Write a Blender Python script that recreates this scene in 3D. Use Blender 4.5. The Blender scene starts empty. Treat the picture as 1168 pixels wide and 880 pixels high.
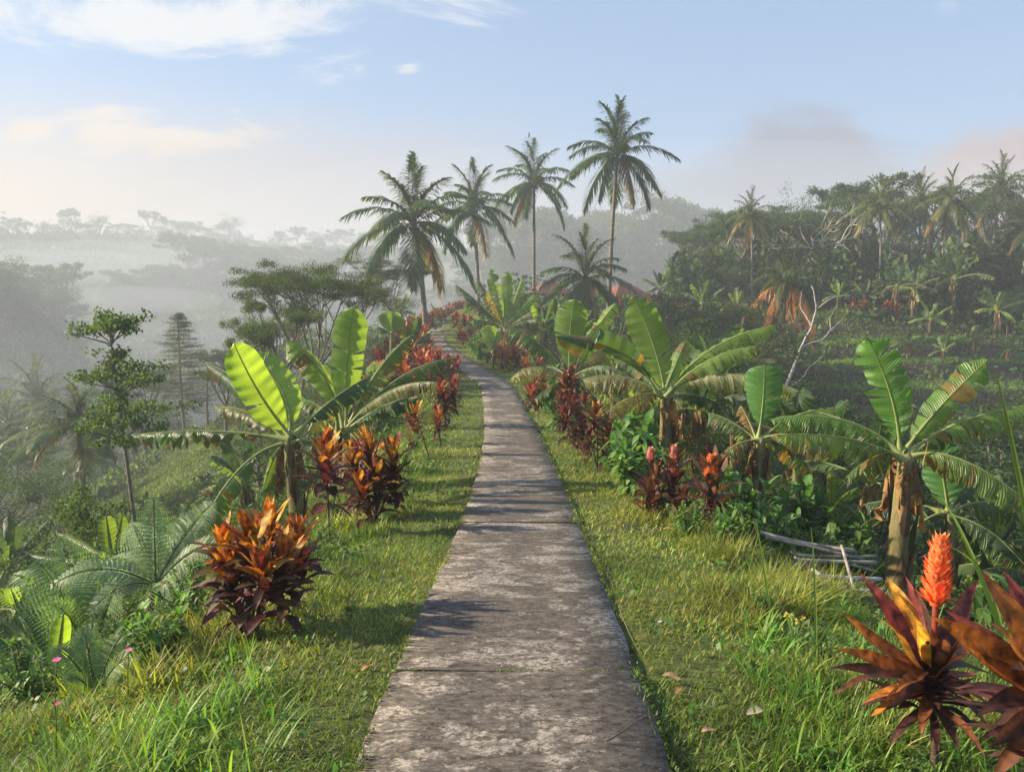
import bpy, bmesh, math, random
import numpy as np
from mathutils import Vector
rs = np.random.RandomState(7)
random.seed(7)
C = bpy.context.scene.collection
R = math.radians
PI = math.pi

# ------------------------------------------------------------------ camera
F = 830.0                      # focal length in photo pixels (photo 1168 x 880)
PITCH = math.atan(110 / F)
CZ = 1.73
cam = bpy.data.cameras.new('camera')
cam.sensor_fit = 'HORIZONTAL'; cam.sensor_width = 36
cam.lens = F / 1168 * 36
cam.clip_start = 0.05; cam.clip_end = 6000
co = bpy.data.objects.new('camera', cam); C.objects.link(co)
co.location = (0, 0, CZ); co.rotation_euler = (PI / 2 - PITCH, 0, 0)
bpy.context.scene.camera = co

# ------------------------------------------------------------------ sky, sun, exposure
SUN_EL, SUN_AZ = R(25), R(-84)          # azimuth from +Y towards +X
sun = bpy.data.lights.new('sun', 'SUN'); sun.energy = 5.0; sun.angle = R(1.0)
sun.color = (1.0, 0.86, 0.64)
so = bpy.data.objects.new('sun', sun); C.objects.link(so)
sd = Vector((math.sin(SUN_AZ) * math.cos(SUN_EL), math.cos(SUN_AZ) * math.cos(SUN_EL), math.sin(SUN_EL)))
so.rotation_euler = sd.to_track_quat('Z', 'Y').to_euler(); so.location = sd * 50
sc = bpy.context.scene
W = bpy.data.worlds.new('World'); sc.world = W; W.use_nodes = True
nt = W.node_tree; nt.nodes.clear(); N = nt.nodes.new; LK = nt.links.new
sky = N('ShaderNodeTexSky'); sky.sky_type = 'NISHITA'; sky.sun_disc = False
sky.sun_elevation = SUN_EL; sky.sun_rotation = SUN_AZ; sky.air_density = 1.0; sky.dust_density = 1.2; sky.ozone_density = 2.0
tc = N('ShaderNodeTexCoord'); sep = N('ShaderNodeSeparateXYZ'); LK(tc.outputs['Generated'], sep.inputs[0])
def wmath(op, a, b=None, c=None, clamp=False):
    n = N('ShaderNodeMath'); n.operation = op; n.use_clamp = clamp
    for i, v in enumerate((a, b, c)):
        if v is None: continue
        if isinstance(v, (int, float)): n.inputs[i].default_value = v
        else: LK(v, n.inputs[i])
    return n.outputs[0]
zc = wmath('MAXIMUM', wmath('ADD', sep.outputs['Z'], 0.06), 0.02)
px_ = wmath('DIVIDE', sep.outputs['X'], zc); py_ = wmath('DIVIDE', sep.outputs['Y'], zc)
cmb = N('ShaderNodeCombineXYZ'); LK(px_, cmb.inputs[0]); LK(py_, cmb.inputs[1])
def cloud(scale, lo, hi, off, sx=1, sy=1, detail=9, rough=.58, dist=.6):
    m = N('ShaderNodeMapping'); LK(cmb.outputs[0], m.inputs[0]); m.inputs['Location'].default_value = off
    m.inputs['Scale'].default_value = (sx, sy, 1)
    n = N('ShaderNodeTexNoise'); LK(m.outputs[0], n.inputs['Vector']); n.inputs['Scale'].default_value = scale
    n.inputs['Detail'].default_value = detail; n.inputs['Roughness'].default_value = rough; n.inputs['Distortion'].default_value = dist
    r = N('ShaderNodeMapRange'); r.interpolation_type = 'SMOOTHSTEP'; LK(n.outputs['Fac'], r.inputs[0])
    r.inputs[1].default_value = lo; r.inputs[2].default_value = hi
    return r.outputs[0]
def srange(v, a, b):
    r = N('ShaderNodeMapRange'); r.interpolation_type = 'SMOOTHSTEP'; LK(v, r.inputs[0])
    r.inputs[1].default_value = a; r.inputs[2].default_value = b
    return r.outputs[0]
def wmix(fac, a, b):
    m = N('ShaderNodeMix'); m.data_type = 'RGBA'
    if isinstance(fac, (int, float)): m.inputs[0].default_value = fac
    else: LK(fac, m.inputs[0])
    for i, v in ((6, a), (7, b)):
        if isinstance(v, tuple): m.inputs[i].default_value = (*v, 1)
        else: LK(v, m.inputs[i])
    return m.outputs[2]
# direction measured as azimuth tangent (x/y) and elevation (z/y): real directions of the cloud banks
taz = wmath('DIVIDE', sep.outputs['X'], wmath('MAXIMUM', sep.outputs['Y'], 0.05))
tel = wmath('DIVIDE', sep.outputs['Z'], wmath('MAXIMUM', sep.outputs['Y'], 0.05))
def blob(cx, cy, rx, ry, soft=1.0):
    a = wmath('DIVIDE', wmath('SUBTRACT', taz, cx), rx); b = wmath('DIVIDE', wmath('SUBTRACT', tel, cy), ry)
    d = wmath('SQRT', wmath('ADD', wmath('MULTIPLY', a, a), wmath('MULTIPLY', b, b)))
    return wmath('SUBTRACT', 1.0, d)
# noise in direction space
cd = N('ShaderNodeCombineXYZ'); LK(taz, cd.inputs[0]); LK(tel, cd.inputs[1])
def dnoise(scale, sx, sy, off=0, detail=8, rough=.6, dist=.4):
    m = N('ShaderNodeMapping'); LK(cd.outputs[0], m.inputs[0]); m.inputs['Scale'].default_value = (sx, sy, 1); m.inputs['Location'].default_value = (off, off * .7, 0)
    n = N('ShaderNodeTexNoise'); LK(m.outputs[0], n.inputs['Vector']); n.inputs['Scale'].default_value = scale
    n.inputs['Detail'].default_value = detail; n.inputs['Roughness'].default_value = rough; n.inputs['Distortion'].default_value = dist
    return n.outputs['Fac']
def cloudpatch(b, n, lo, hi, k=1.6):
    s = wmath('ADD', b, wmath('MULTIPLY', wmath('SUBTRACT', n, 0.5), k))
    return srange(s, lo, hi)
# base: sky, softened towards a pale haze-blue
SKYV = 0.074
skc = N('ShaderNodeMix'); skc.data_type = 'RGBA'; skc.inputs[0].default_value = 0.60
LK(sky.outputs[0], skc.inputs[6]); skc.inputs[7].default_value = (1.9, 2.9, 4.6, 1)
col = skc.outputs[2]
n1 = dnoise(3.0, 1, 2.6, 3, 10, .66, .8)
n2 = dnoise(6.5, 1, 3.2, 8.3, 9, .62, .3)
n3 = dnoise(4.6, 1, 1.7, 1.3, 9, .56, .3)
# high white veil top left
c1 = cloudpatch(blob(-.46, .345, .44, .075), n1, .15, .85, 3.6)
c1b = cloudpatch(blob(-.45, .42, .50, .08), n1, .05, .8, 3.4)
hi_w = wmath('MULTIPLY', wmath('MAXIMUM', c1, c1b), .95)
col = wmix(hi_w, col, (4.7, 4.8, 5.0))
c2 = wmath('MAXIMUM', cloudpatch(blob(-.46, .205, .24, .042), n2, .3, .85, 3.6), cloudpatch(blob(-.64, .205, .07, .03), n2, .25, .8, 2.2))
n4 = dnoise(22, 1, 2.4, 4.4, 8, .6, .4)
c3 = wmath('MAXIMUM', cloudpatch(blob(-.215, .290, .030, .013), n4, .35, 1.7, 4.2), cloudpatch(blob(-.135, .290, .034, .012), n4, .35, 1.7, 4.2))
c4 = cloudpatch(blob(.56, .36, .05, .035), n2, .4, 1.0, 2.4)
col = wmix(wmath('MULTIPLY', c2, .85), col, (4.9, 4.6, 4.3))
col = wmix(wmath('MULTIPLY', c3, .85), col, (5.0, 4.8, 4.7))
col = wmix(wmath('MULTIPLY', c4, .35), col, (4.0, 4.3, 4.9))
# low mauve-grey cloud banks: right and centre
c5 = cloudpatch(blob(.38, .13, .27, .13), n3, .1, .55, 1.7)
c6 = cloudpatch(blob(.76, .12, .32, .135), n3, .1, .5, 1.6)
c7 = cloudpatch(blob(-.15, .10, .60, .17), n3, .0, .9, 1.2)
glow = srange(blob(-.85, .03, 1.05, .30), .0, .75)
col = wmix(wmath('MULTIPLY', glow, .85), col, (5.2, 3.9, 2.9))
col = wmix(wmath('MULTIPLY', c7, .5), col, (3.3, 2.8, 2.8))
col = wmix(wmath('MULTIPLY', c5, .88), col, (1.75, 1.8, 2.35))
col = wmix(wmath('MULTIPLY', c6, .92), col, (3.2, 2.35, 2.4))
bg = N('ShaderNodeBackground'); LK(col, bg.inputs[0]); bg.inputs[1].default_value = SKYV
out = N('ShaderNodeOutputWorld'); LK(bg.outputs[0], out.inputs[0])
sc.view_settings.view_transform = 'Standard'; sc.view_settings.look = 'None'
sc.view_settings.exposure = 1.38; sc.view_settings.gamma = 1.0; sc.view_settings.use_curve_mapping = False
HAZE_D = 0.0019
sc.cycles.max_bounces = 8; sc.cycles.diffuse_bounces = 3; sc.cycles.glossy_bounces = 2
sc.cycles.transmission_bounces = 4; sc.cycles.transparent_max_bounces = 8; sc.cycles.volume_bounces = 2
sc.cycles.use_adaptive_sampling = True

# ------------------------------------------------------------------ pixel <-> place (used to survey the photograph)
fw = np.array([0, math.cos(PITCH), -math.sin(PITCH)]); upv = np.array([0, math.sin(PITCH), math.cos(PITCH)])
CP = np.array([0, 0, CZ])
def at(px, py, d):
    return CP + d * (fw + (px - 584) / F * np.array([1., 0, 0]) + (440 - py) / F * upv)
PT = [(582, 1150, 1.9), (580, 876, 2.66), (588, 772, 3.34), (594, 600, 6.97), (590, 540, 10.5), (585, 497, 14.9), (567, 440, 26.5),
      (546, 426, 30.5), (524, 410, 37), (507, 399, 42), (499, 389, 48), (501, 379, 54), (509, 369, 62), (523, 360.5, 70), (548, 356, 76), (585, 352, 80)]
PP = np.array([at(*p) for p in PT])
PP[0, 2] = 0.02; PP[1, 2] = 0.0
PP = np.vstack([[0, -8, 0.05], [0, 0, 0.03], PP])
yk = np.arange(-8, 80, 0.5)
_cx = np.interp(yk, PP[:, 1], PP[:, 0]); _zp = np.interp(yk, PP[:, 1], PP[:, 2])
ker = np.hanning(9); ker /= ker.sum()
def smooth(a, k=ker):
    p = len(k) // 2; b = np.concatenate([np.full(p, a[0]), a, np.full(p, a[-1])]); return np.convolve(b, k, 'valid')
_cx = smooth(_cx); _zp = smooth(_zp)
def cxf(y): return np.interp(y, yk, _cx)
def zpf(y): return np.interp(y, yk, _zp)

# ------------------------------------------------------------------ noise helpers (numpy)
_perm = rs.rand(256, 256)
def vnoise(x, y):
    x = np.asarray(x, float); y = np.asarray(y, float)
    xi = np.floor(x).astype(int); yi = np.floor(y).astype(int); fx = x - xi; fy = y - yi
    fx = fx * fx * (3 - 2 * fx); fy = fy * fy * (3 - 2 * fy)
    a = _perm[xi & 255, yi & 255]; b = _perm[(xi + 1) & 255, yi & 255]; c = _perm[xi & 255, (yi + 1) & 255]; d = _perm[(xi + 1) & 255, (yi + 1) & 255]
    return (a * (1 - fx) + b * fx) * (1 - fy) + (c * (1 - fx) + d * fx) * fy
def fbm(x, y, o=4):
    s = 0; a = .5; n = 0
    for i in range(o):
        s = s + a * vnoise(x * 2 ** i + 17 * i, y * 2 ** i + 9 * i); n += a; a *= .5
    return s / n
def sp(x, k=.6): return np.logaddexp(0, np.asarray(x) / k) * k
def sst(x, a, b):
    t = np.clip((x - a) / (b - a), 0, 1); return t * t * (3 - 2 * t)
def smax(a, b, k=1.0): return np.logaddexp(a / k, b / k) * k

# ------------------------------------------------------------------ terrain height
def height(x, y):
    x = np.asarray(x, float); y = np.asarray(y, float)
    yy = np.clip(y, -8, 79.5); u = x - cxf(yy); z0 = zpf(yy)
    a = np.abs(u)
    ly = 1.9 + .5 * sst(y, 8, 25)
    dl = .52 * sp(a - ly, .5) + .25 * sp(a - 3.2, .6) * (1 - sst(a, 6, 14))
    dl = np.minimum(dl, 200)
    left = z0 - dl
    left = smax(left, -46 + 0 * x, 3)
    dr = .13 * sp(a - 1.2, .4) + .65 * sp(a - (3.9 + .5 * sst(y, 8, 20) - 1.2 * (1 - sst(y, 2.5, 5))), .5)
    dr = dr + .38 * (sp(a - 1.95, .15) - sp(a - 3.0, .2)) * sst(y, 3.6, 5.5) * (1 - sst(y, 11, 16))
    right = z0 - dr
    hr = np.interp(y, [-50, 8, 26, 33, 60, 75, 105, 150], [-9, -8.5, -9, -8.2, -1.1, -.3, -1, -12])
    # terraces on the far side of the gully
    tr = np.interp(y, [33, 60], [0, 6]); st = np.floor(tr) + sst(tr - np.floor(tr), .68, 1.0)
    ht = np.interp(st, [0, 6], [-8.2, -1.1]); wt = sst(y, 33, 36) * (1 - sst(y, 57, 61)) * sst(x - .25 * y, 3, 8)
    hr = hr * (1 - wt) + ht * wt
    hr = hr + 1.6 * sst(x, 45, 120)
    rg = smax(right, hr, .8)
    rg = np.where(u > 0, rg, 0)
    near = np.where(u > 0, rg, left)
    # plateau carries over to the left of the far path end
    th = np.degrees(np.arctan2(x, np.maximum(y, 1e-3))); r = np.hypot(x, y)
    th = np.where(y > 0, th, np.sign(x) * 90)
    def m(a0, a1, s): return sst(th, a0 - s, a0 + s) * (1 - sst(th, a1 - s, a1 + s))
    floor = -46 + 32 * sst(th, -14, 4)
    wob = 8 * (fbm(th * .12 + 5, r * .004, 3) - .5)
    f1 = (-3 + wob * .6 - .30 * np.abs(r - 240)) * 1.0 - 60 * (1 - m(-9, 70, 5))
    f2 = (3 + wob - .34 * np.abs(r - 340)) - 60 * (1 - m(-27, -4, 5))
    f0 = (-4 + wob - .40 * np.abs(r - 235)) - 60 * (1 - m(-95, -29.5, 3.5))
    f3 = (31 + wob - 5 * sst(th, -32, -12) - .25 * np.abs(r - 520))
    fr = floor
    for q in (f1, f2, f0, f3): fr = smax(fr, q, 3)
    w = sst(r, 92, 135)
    h = near * (1 - w) + fr * w
    # small unevenness away from the path
    n = (fbm(x * .18, y * .18, 4) - .5)
    h = h + n * 1.6 * sst(a, 3.5, 12) * (1 - .6 * wt) + (fbm(x * 1.3 + 40, y * 1.3, 3) - .5) * .16 * sst(a, .7, 1.4)
    return h
def hz(x, y): return float(height(np.array([x]), np.array([y]))[0])
def ground(px, d):
    """point of the ground seen in column px at depth d"""
    z = 0.
    for _ in range(4):
        y = (d + (z - CZ) * math.sin(PITCH)) / math.cos(PITCH); x = (px - 584) * d / F
        z = hz(x, y)
    return np.array([x, y, z])
def hgt(px, py, d):
    g = ground(px, d); return at(px, py, d)[2] - g[2]

# ------------------------------------------------------------------ mesh building
class G:
    def __init__(s): s.V = []; s.Q = []; s.K = []; s.M = []; s.n = 0
    def add(s, v, q, col, mi=0):
        v = np.asarray(v, np.float32).reshape(-1, 3); q = np.asarray(q, np.int64).reshape(-1, 4)
        col = np.asarray(col, np.float32)
        if col.ndim == 1: col = np.tile(col[:3], (len(v), 1))
        if col.shape[1] == 3: col = np.hstack([col, np.ones((len(col), 1), np.float32)])
        s.V.append(v); s.Q.append(q + s.n); s.K.append(col); s.M.append(np.full(len(q), mi, np.int32)); s.n += len(v)
    def mesh(s, name, mats, smooth=False):
        if not s.V: return None
        V = np.concatenate(s.V); Q = np.concatenate(s.Q); K = np.concatenate(s.K); M = np.concatenate(s.M)
        me = bpy.data.meshes.new(name)
        me.vertices.add(len(V)); me.vertices.foreach_set('co', V.ravel())
        me.loops.add(len(Q) * 4); me.loops.foreach_set('vertex_index', Q.ravel().astype(np.int32))
        me.polygons.add(len(Q)); me.polygons.foreach_set('loop_start', np.arange(0, len(Q) * 4, 4, dtype=np.int32))
        me.polygons.foreach_set('loop_total', np.full(len(Q), 4, np.int32))
        me.polygons.foreach_set('material_index', M)
        if smooth: me.polygons.foreach_set('use_smooth', np.ones(len(Q), bool))
        at_ = me.color_attributes.new('Col', 'FLOAT_COLOR', 'POINT')
        at_.data.foreach_set('color', K.astype(np.float32).ravel())
        for m in (mats if isinstance(mats, (list, tuple)) else [mats]): me.materials.append(m)
        me.update(calc_edges=True)
        return me
def nrm(v): return v / np.maximum(np.linalg.norm(v, axis=-1, keepdims=True), 1e-9)
ZU = np.array([0, 0, 1.])
def blades(g, P, D, L, Wd, droop=.3, nseg=3, col=(.1, .2, .05), prof=None, fold=0, ref=None, tipcol=None, mi=0, wav=0):
    """many strap-shaped leaves at once"""
    P = np.atleast_2d(P).astype(float); n = len(P); D = nrm(np.broadcast_to(D, (n, 3)).astype(float))
    L = np.broadcast_to(L, (n,)).astype(float); Wd = np.broadcast_to(Wd, (n,)).astype(float); droop = np.broadcast_to(droop, (n,)).astype(float)
    t = np.linspace(0, 1, nseg + 1)
    if prof is None: prof = lambda t: (1 - t ** 1.6) * (.55 + .45 * np.sin(np.pi * np.minimum(t * 1.4, 1)))
    w = prof(t)
    rf = ZU if ref is None else ref
    S = np.cross(D, np.broadcast_to(rf, (n, 3))); bad = np.linalg.norm(S, axis=1) < .15
    S[bad] = np.cross(D[bad], [1, .3, 0]); S = nrm(S)
    cen = P[:, None, :] + D[:, None, :] * (L[:, None] * t)[:, :, None]
    cen = cen - ZU * (droop * L)[:, None, None] * (t ** 2)[None, :, None]
    tan = D[:, None, :] - ZU * (2 * droop)[:, None, None] * t[None, :, None]
    Nn = nrm(np.cross(S[:, None, :], nrm(tan)))
    hw = (Wd[:, None] * w[None, :] * .5)[:, :, None]
    Sb = S[:, None, :]
    if wav: cen = cen + Nn * (wav * L[:, None] * np.sin(t[None] * 9 + rs.rand(n)[:, None] * 6))[:, :, None]
    if fold:
        cols = [cen - Sb * hw + Nn * hw * fold, cen, cen + Sb * hw + Nn * hw * fold]
    else: cols = [cen - Sb * hw, cen + Sb * hw]
    k = len(cols); V = np.stack(cols, 2)     # n, nseg+1, k, 3
    base = np.arange(n)[:, None, None] * (nseg + 1) * k + np.arange(nseg)[None, :, None] * k + np.arange(k - 1)[None, None, :]
    Q = np.stack([base, base + 1, base + k + 1, base + k], -1)
    col = np.broadcast_to(np.asarray(col, float), (n, 3))
    Kc = np.repeat(col[:, None, :], nseg + 1, 1)
    if tipcol is not None:
        tcl = np.broadcast_to(np.asarray(tipcol, float), (n, 3)); Kc = Kc * (1 - t[None, :, None] ** 1.5) + tcl[:, None, :] * t[None, :, None] ** 1.5
    Kc = np.repeat(Kc[:, :, None, :], k, 2)
    if fold: Kc = Kc * np.array([.82, 1.3, .82])[None, None, :, None]
    g.add(V.reshape(-1, 3), Q.reshape(-1, 4), Kc.reshape(-1, 3), mi)
def diamonds(g, P, D, Nn, L, Wd, col, mi=0):
    """one-face leaves"""
    n = len(P); L = np.broadcast_to(L, (n,)); Wd = np.broadcast_to(Wd, (n,))
    S = nrm(np.cross(D, Nn)) * Wd[:, None] * .5; Dl = D * L[:, None]
    V = np.stack([P, P + Dl * .45 + S, P + Dl, P + Dl * .45 - S], 1)
    Q = np.arange(n * 4).reshape(n, 4)
    col = np.broadcast_to(np.asarray(col, float), (n, 3))
    g.add(V.reshape(-1, 3), Q, np.repeat(col, 4, 0), mi)
def tube(g, pts, rad, ns=8, col=(.2, .15, .1), mi=0, cap=True):
    pts = np.asarray(pts, float); n = len(pts); rad = np.broadcast_to(rad, (n,))
    T = np.gradient(pts, axis=0); T = nrm(T)
    ref = np.array([1., 0, 0]) if abs(T[0][0]) < .8 else np.array([0, 1., 0])
    A = nrm(np.cross(T, ref)); B = np.cross(T, A)
    an = np.linspace(0, 2 * PI, ns, endpoint=False)
    V = pts[:, None, :] + rad[:, None, None] * (np.cos(an)[None, :, None] * A[:, None, :] + np.sin(an)[None, :, None] * B[:, None, :])
    i = np.arange(n - 1)[:, None] * ns; j = np.arange(ns)[None, :]; j2 = (j + 1) % ns
    Q = np.stack([i + j, i + j2, i + ns + j2, i + ns + j], -1).reshape(-1, 4)
    V = V.reshape(-1, 3)
    if cap:
        V = np.vstack([V, pts[-1:] + T[-1:] * rad[-1]]); c = n * ns; b = (n - 1) * ns
        q2 = [[b + k, b + (k + 1) % ns, b + (k + 2) % ns, c] for k in range(0, ns, 2)]
        Q = np.vstack([Q, q2])
    col = np.asarray(col, float)
    if col.ndim == 2: col = np.vstack([np.repeat(col, ns, 0)] + ([col[-1:]] if cap else []))
    g.add(V, Q, col, mi)
def bez(a, b, c, n):
    t = np.linspace(0, 1, n)[:, None]; return a * (1 - t) ** 2 + 2 * b * t * (1 - t) + c * t ** 2
def rdir(n, up=0.):
    v = rs.randn(n, 3); v[:, 2] += up; return nrm(v)
def jit(col, n, a=.25, h=.12):
    col = np.asarray(col, float); k = 1 + (rs.rand(n, 1) - .5) * 2 * a; c = col * k
    c = c * (1 + (rs.rand(n, 3) - .5) * 2 * h); return np.clip(c, .003, .9)

# ------------------------------------------------------------------ materials
def mat(name):
    m = bpy.data.materials.new(name); m.use_nodes = True; t = m.node_tree; t.nodes.clear()
    return m, t, t.nodes.new, t.links.new
def leafmat(name, trans=.4, rough=.5, tint=(1.5, 1.7, .7), spec=.35, nscale=3.0, nam=.35, bump=0, pleat=0):
    m, t, n, l = mat(name)
    a = n('ShaderNodeAttribute'); a.attribute_name = 'Col'
    tcn = n('ShaderNodeTexCoord'); no = n('ShaderNodeTexNoise'); l(tcn.outputs['Object'], no.inputs['Vector'])
    no.inputs['Scale'].default_value = nscale; no.inputs['Detail'].default_value = 5
    oi = n('ShaderNodeObjectInfo')
    mr = n('ShaderNodeMapRange'); l(no.outputs['Fac'], mr.inputs[0]); mr.inputs[1].default_value = .3; mr.inputs[2].default_value = .7
    mr.inputs[3].default_value = 1 - nam; mr.inputs[4].default_value = 1 + nam
    mr2 = n('ShaderNodeMapRange'); l(oi.outputs['Random'], mr2.inputs[0]); mr2.inputs[3].default_value = .82; mr2.inputs[4].default_value = 1.18
    mm = n('ShaderNodeMath'); mm.operation = 'MULTIPLY'; l(mr.outputs[0], mm.inputs[0]); l(mr2.outputs[0], mm.inputs[1])
    vm = n('ShaderNodeVectorMath'); vm.operation = 'SCALE'; l(a.outputs['Color'], vm.inputs[0]); l(mm.outputs[0], vm.inputs['Scale'])
    p = n('ShaderNodeBsdfPrincipled'); l(vm.outputs[0], p.inputs['Base Color']); p.inputs['Roughness'].default_value = rough
    p.inputs['Specular IOR Level'].default_value = spec
    if bump:
        bn = n('ShaderNodeBump'); bn.inputs['Strength'].default_value = bump; bn.inputs['Distance'].default_value = .02
        n2 = n('ShaderNodeTexNoise'); n2.inputs['Scale'].default_value = nscale * 12; l(tcn.outputs['Object'], n2.inputs['Vector'])
        l(n2.outputs['Fac'], bn.inputs['Height']); l(bn.outputs[0], p.inputs['Normal'])
    if pleat:
        # fine side veins: ridges crosswise to the midrib, spaced by the distance stored along the leaf
        k = n('ShaderNodeMath'); k.operation = 'MULTIPLY'; l(a.outputs['Alpha'], k.inputs[0]); k.inputs[1].default_value = pleat
        sn = n('ShaderNodeMath'); sn.operation = 'SINE'; l(k.outputs[0], sn.inputs[0])
        b3 = n('ShaderNodeBump'); b3.inputs['Strength'].default_value = .5; b3.inputs['Distance'].default_value = .006; l(sn.outputs[0], b3.inputs['Height'])
        if bump: l(bn.outputs[0], b3.inputs['Normal'])
        l(b3.outputs[0], p.inputs['Normal'])
    tr = n('ShaderNodeBsdfTranslucent')
    vt = n('ShaderNodeVectorMath'); vt.operation = 'MULTIPLY'; l(vm.outputs[0], vt.inputs[0]); vt.inputs[1].default_value = tint
    l(vt.outputs[0], tr.inputs['Color'])
    mx = n('ShaderNodeMixShader'); mx.inputs[0].default_value = trans; l(p.outputs[0], mx.inputs[1]); l(tr.outputs[0], mx.inputs[2])
    o = n('ShaderNodeOutputMaterial'); l(mx.outputs[0], o.inputs[0]); return m
def solidmat(name, rough=.8, nscale=6, nam=.4, bump=.4, stretch=(1, 1, 1), bdist=.02):
    m, t, n, l = mat(name)
    a = n('ShaderNodeAttribute'); a.attribute_name = 'Col'
    tcn = n('ShaderNodeTexCoord'); mp = n('ShaderNodeMapping'); mp.inputs['Scale'].default_value = stretch; l(tcn.outputs['Object'], mp.inputs[0])
    no = n('ShaderNodeTexNoise'); l(mp.outputs[0], no.inputs['Vector']); no.inputs['Scale'].default_value = nscale; no.inputs['Detail'].default_value = 8; no.inputs['Roughness'].default_value = .65
    mr = n('ShaderNodeMapRange'); l(no.outputs['Fac'], mr.inputs[0]); mr.inputs[1].default_value = .3; mr.inputs[2].default_value = .7
    mr.inputs[3].default_value = 1 - nam; mr.inputs[4].default_value = 1 + nam
    vm = n('ShaderNodeVectorMath'); vm.operation = 'SCALE'; l(a.outputs['Color'], vm.inputs[0]); l(mr.outputs[0], vm.inputs['Scale'])
    p = n('ShaderNodeBsdfPrincipled'); l(vm.outputs[0], p.inputs['Base Color']); p.inputs['Roughness'].default_value = rough; p.inputs['Specular IOR Level'].default_value = .25
    bn = n('ShaderNodeBump'); bn.inputs['Strength'].default_value = bump; bn.inputs['Distance'].default_value = bdist; l(no.outputs['Fac'], bn.inputs['Height']); l(bn.outputs[0], p.inputs['Normal'])
    o = n('ShaderNodeOutputMaterial'); l(p.outputs[0], o.inputs[0]); return m
M = dict(
    banana=leafmat('banana_leaf', .48, .38, (1.9, 1.75, .55), .5, 2.2, .3, .25, 260),
    banana_rib=solidmat('banana_midrib', .5, 9, .2, .1),
    stem=solidmat('banana_stem', .75, 7, .5, .8, (2.5, 2.5, .35)),
    palm=leafmat('palm_leaflets', .36, .42, (2.0, 2.0, .7), .5, .8, .25),
    bark=solidmat('bark', .9, 5, .45, .8, (1, 1, 2.2), .04),
    croton=leafmat('croton_leaf', 0.33, .42, (1.35, 1.15, .8), .4, 26, .75, .35),
    tree=leafmat('tree_foliage', .38, .6, (1.8, 1.9, .7), .25, .5, .3),
    fern=leafmat('fern_frond', .35, .5, (1.4, 1.6, .6), .3, 3, .25),
    grass=leafmat('grass_blades', .42, .5, (1.5, 1.55, .55), .3, .9, .4),
    dry=leafmat('dry_leaf', .25, .8, (1.4, 1.1, .7), .1, 8, .4),
    flower=leafmat('flower_petals', .35, .6, (1.3, 1.0, .9), .2, 8, .2),
    wood=solidmat('weathered_bamboo', .8, 11, .6, .5, (1, 1, 1)),
)

# ------------------------------------------------------------------ scene bookkeeping
def link(o, parent=None):
    C.objects.link(o)
    if parent is not None: o.parent = parent
    return o
def part(name, me, parent, label=None):
    o = bpy.data.objects.new(name, me); link(o, parent)
    if label: o['label'] = label
    return o
def chk(l):
    if len(l.split()) > 16: print('LONG', len(l.split()), l)
def thing(name, label, cat, loc=(0, 0, 0), rz=0, s=1.0, group=None, tilt=(0, 0)):
    o = bpy.data.objects.new(name, None); link(o); o.empty_display_size = .3
    o.location = [float(v) for v in loc]; o.rotation_euler = (tilt[0], tilt[1], rz)
    o.scale = (s, s, s) if np.isscalar(s) else s
    chk(label)
    o['label'] = label; o['category'] = cat
    if group: o['group'] = group
    return o
def tagone(name, me, label, cat, loc=(0, 0, 0), rz=0, s=1., group=None):
    o = bpy.data.objects.new(name, me); link(o); o.location = [float(v) for v in loc]; o.rotation_euler = (0, 0, rz); o.scale = (s, s, s)
    o['label'] = label; o['category'] = cat
    if group: o['group'] = group
    return o
def struct(name, me):
    o = bpy.data.objects.new(name, me); link(o); o['kind'] = 'structure'; return o
def stuff(name, me, label, cat):
    o = bpy.data.objects.new(name, me); link(o); o['kind'] = 'stuff'; o['label'] = label; o['category'] = cat; return o
def spawn(kit, name, label, cat, loc, rz=0, s=1., group=None, tilt=(0, 0)):
    """a thing that shares the meshes of a kit: [(part name, mesh), ...]"""
    t = thing(name, label, cat, loc, rz, s, group, tilt)
    for pn, me in kit:
        if me is not None: part(pn, me, t)
    return t

OW = 'first second third fourth fifth sixth seventh eighth ninth tenth eleventh twelfth thirteenth fourteenth fifteenth sixteenth seventeenth eighteenth nineteenth twentieth'.split()
def ordw(i):
    if i == 0: return 'leftmost'
    return OW[i] if i < 20 else 'twenty-' + OW[i - 20] if i < 29 else 'thirtieth' if i == 29 else 'thirty-' + OW[i - 30]
def rank(lst, i, key):
    same = sorted([j for j in range(len(lst)) if key(lst[j]) == key(lst[i])], key=lambda j: lst[j][0]); k = same.index(i)
    return 'leftmost' if k == 0 and len(same) > 1 else 'only' if len(same) == 1 else 'rightmost' if k == len(same) - 1 else ordw(k) + ' from the left,'
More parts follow.
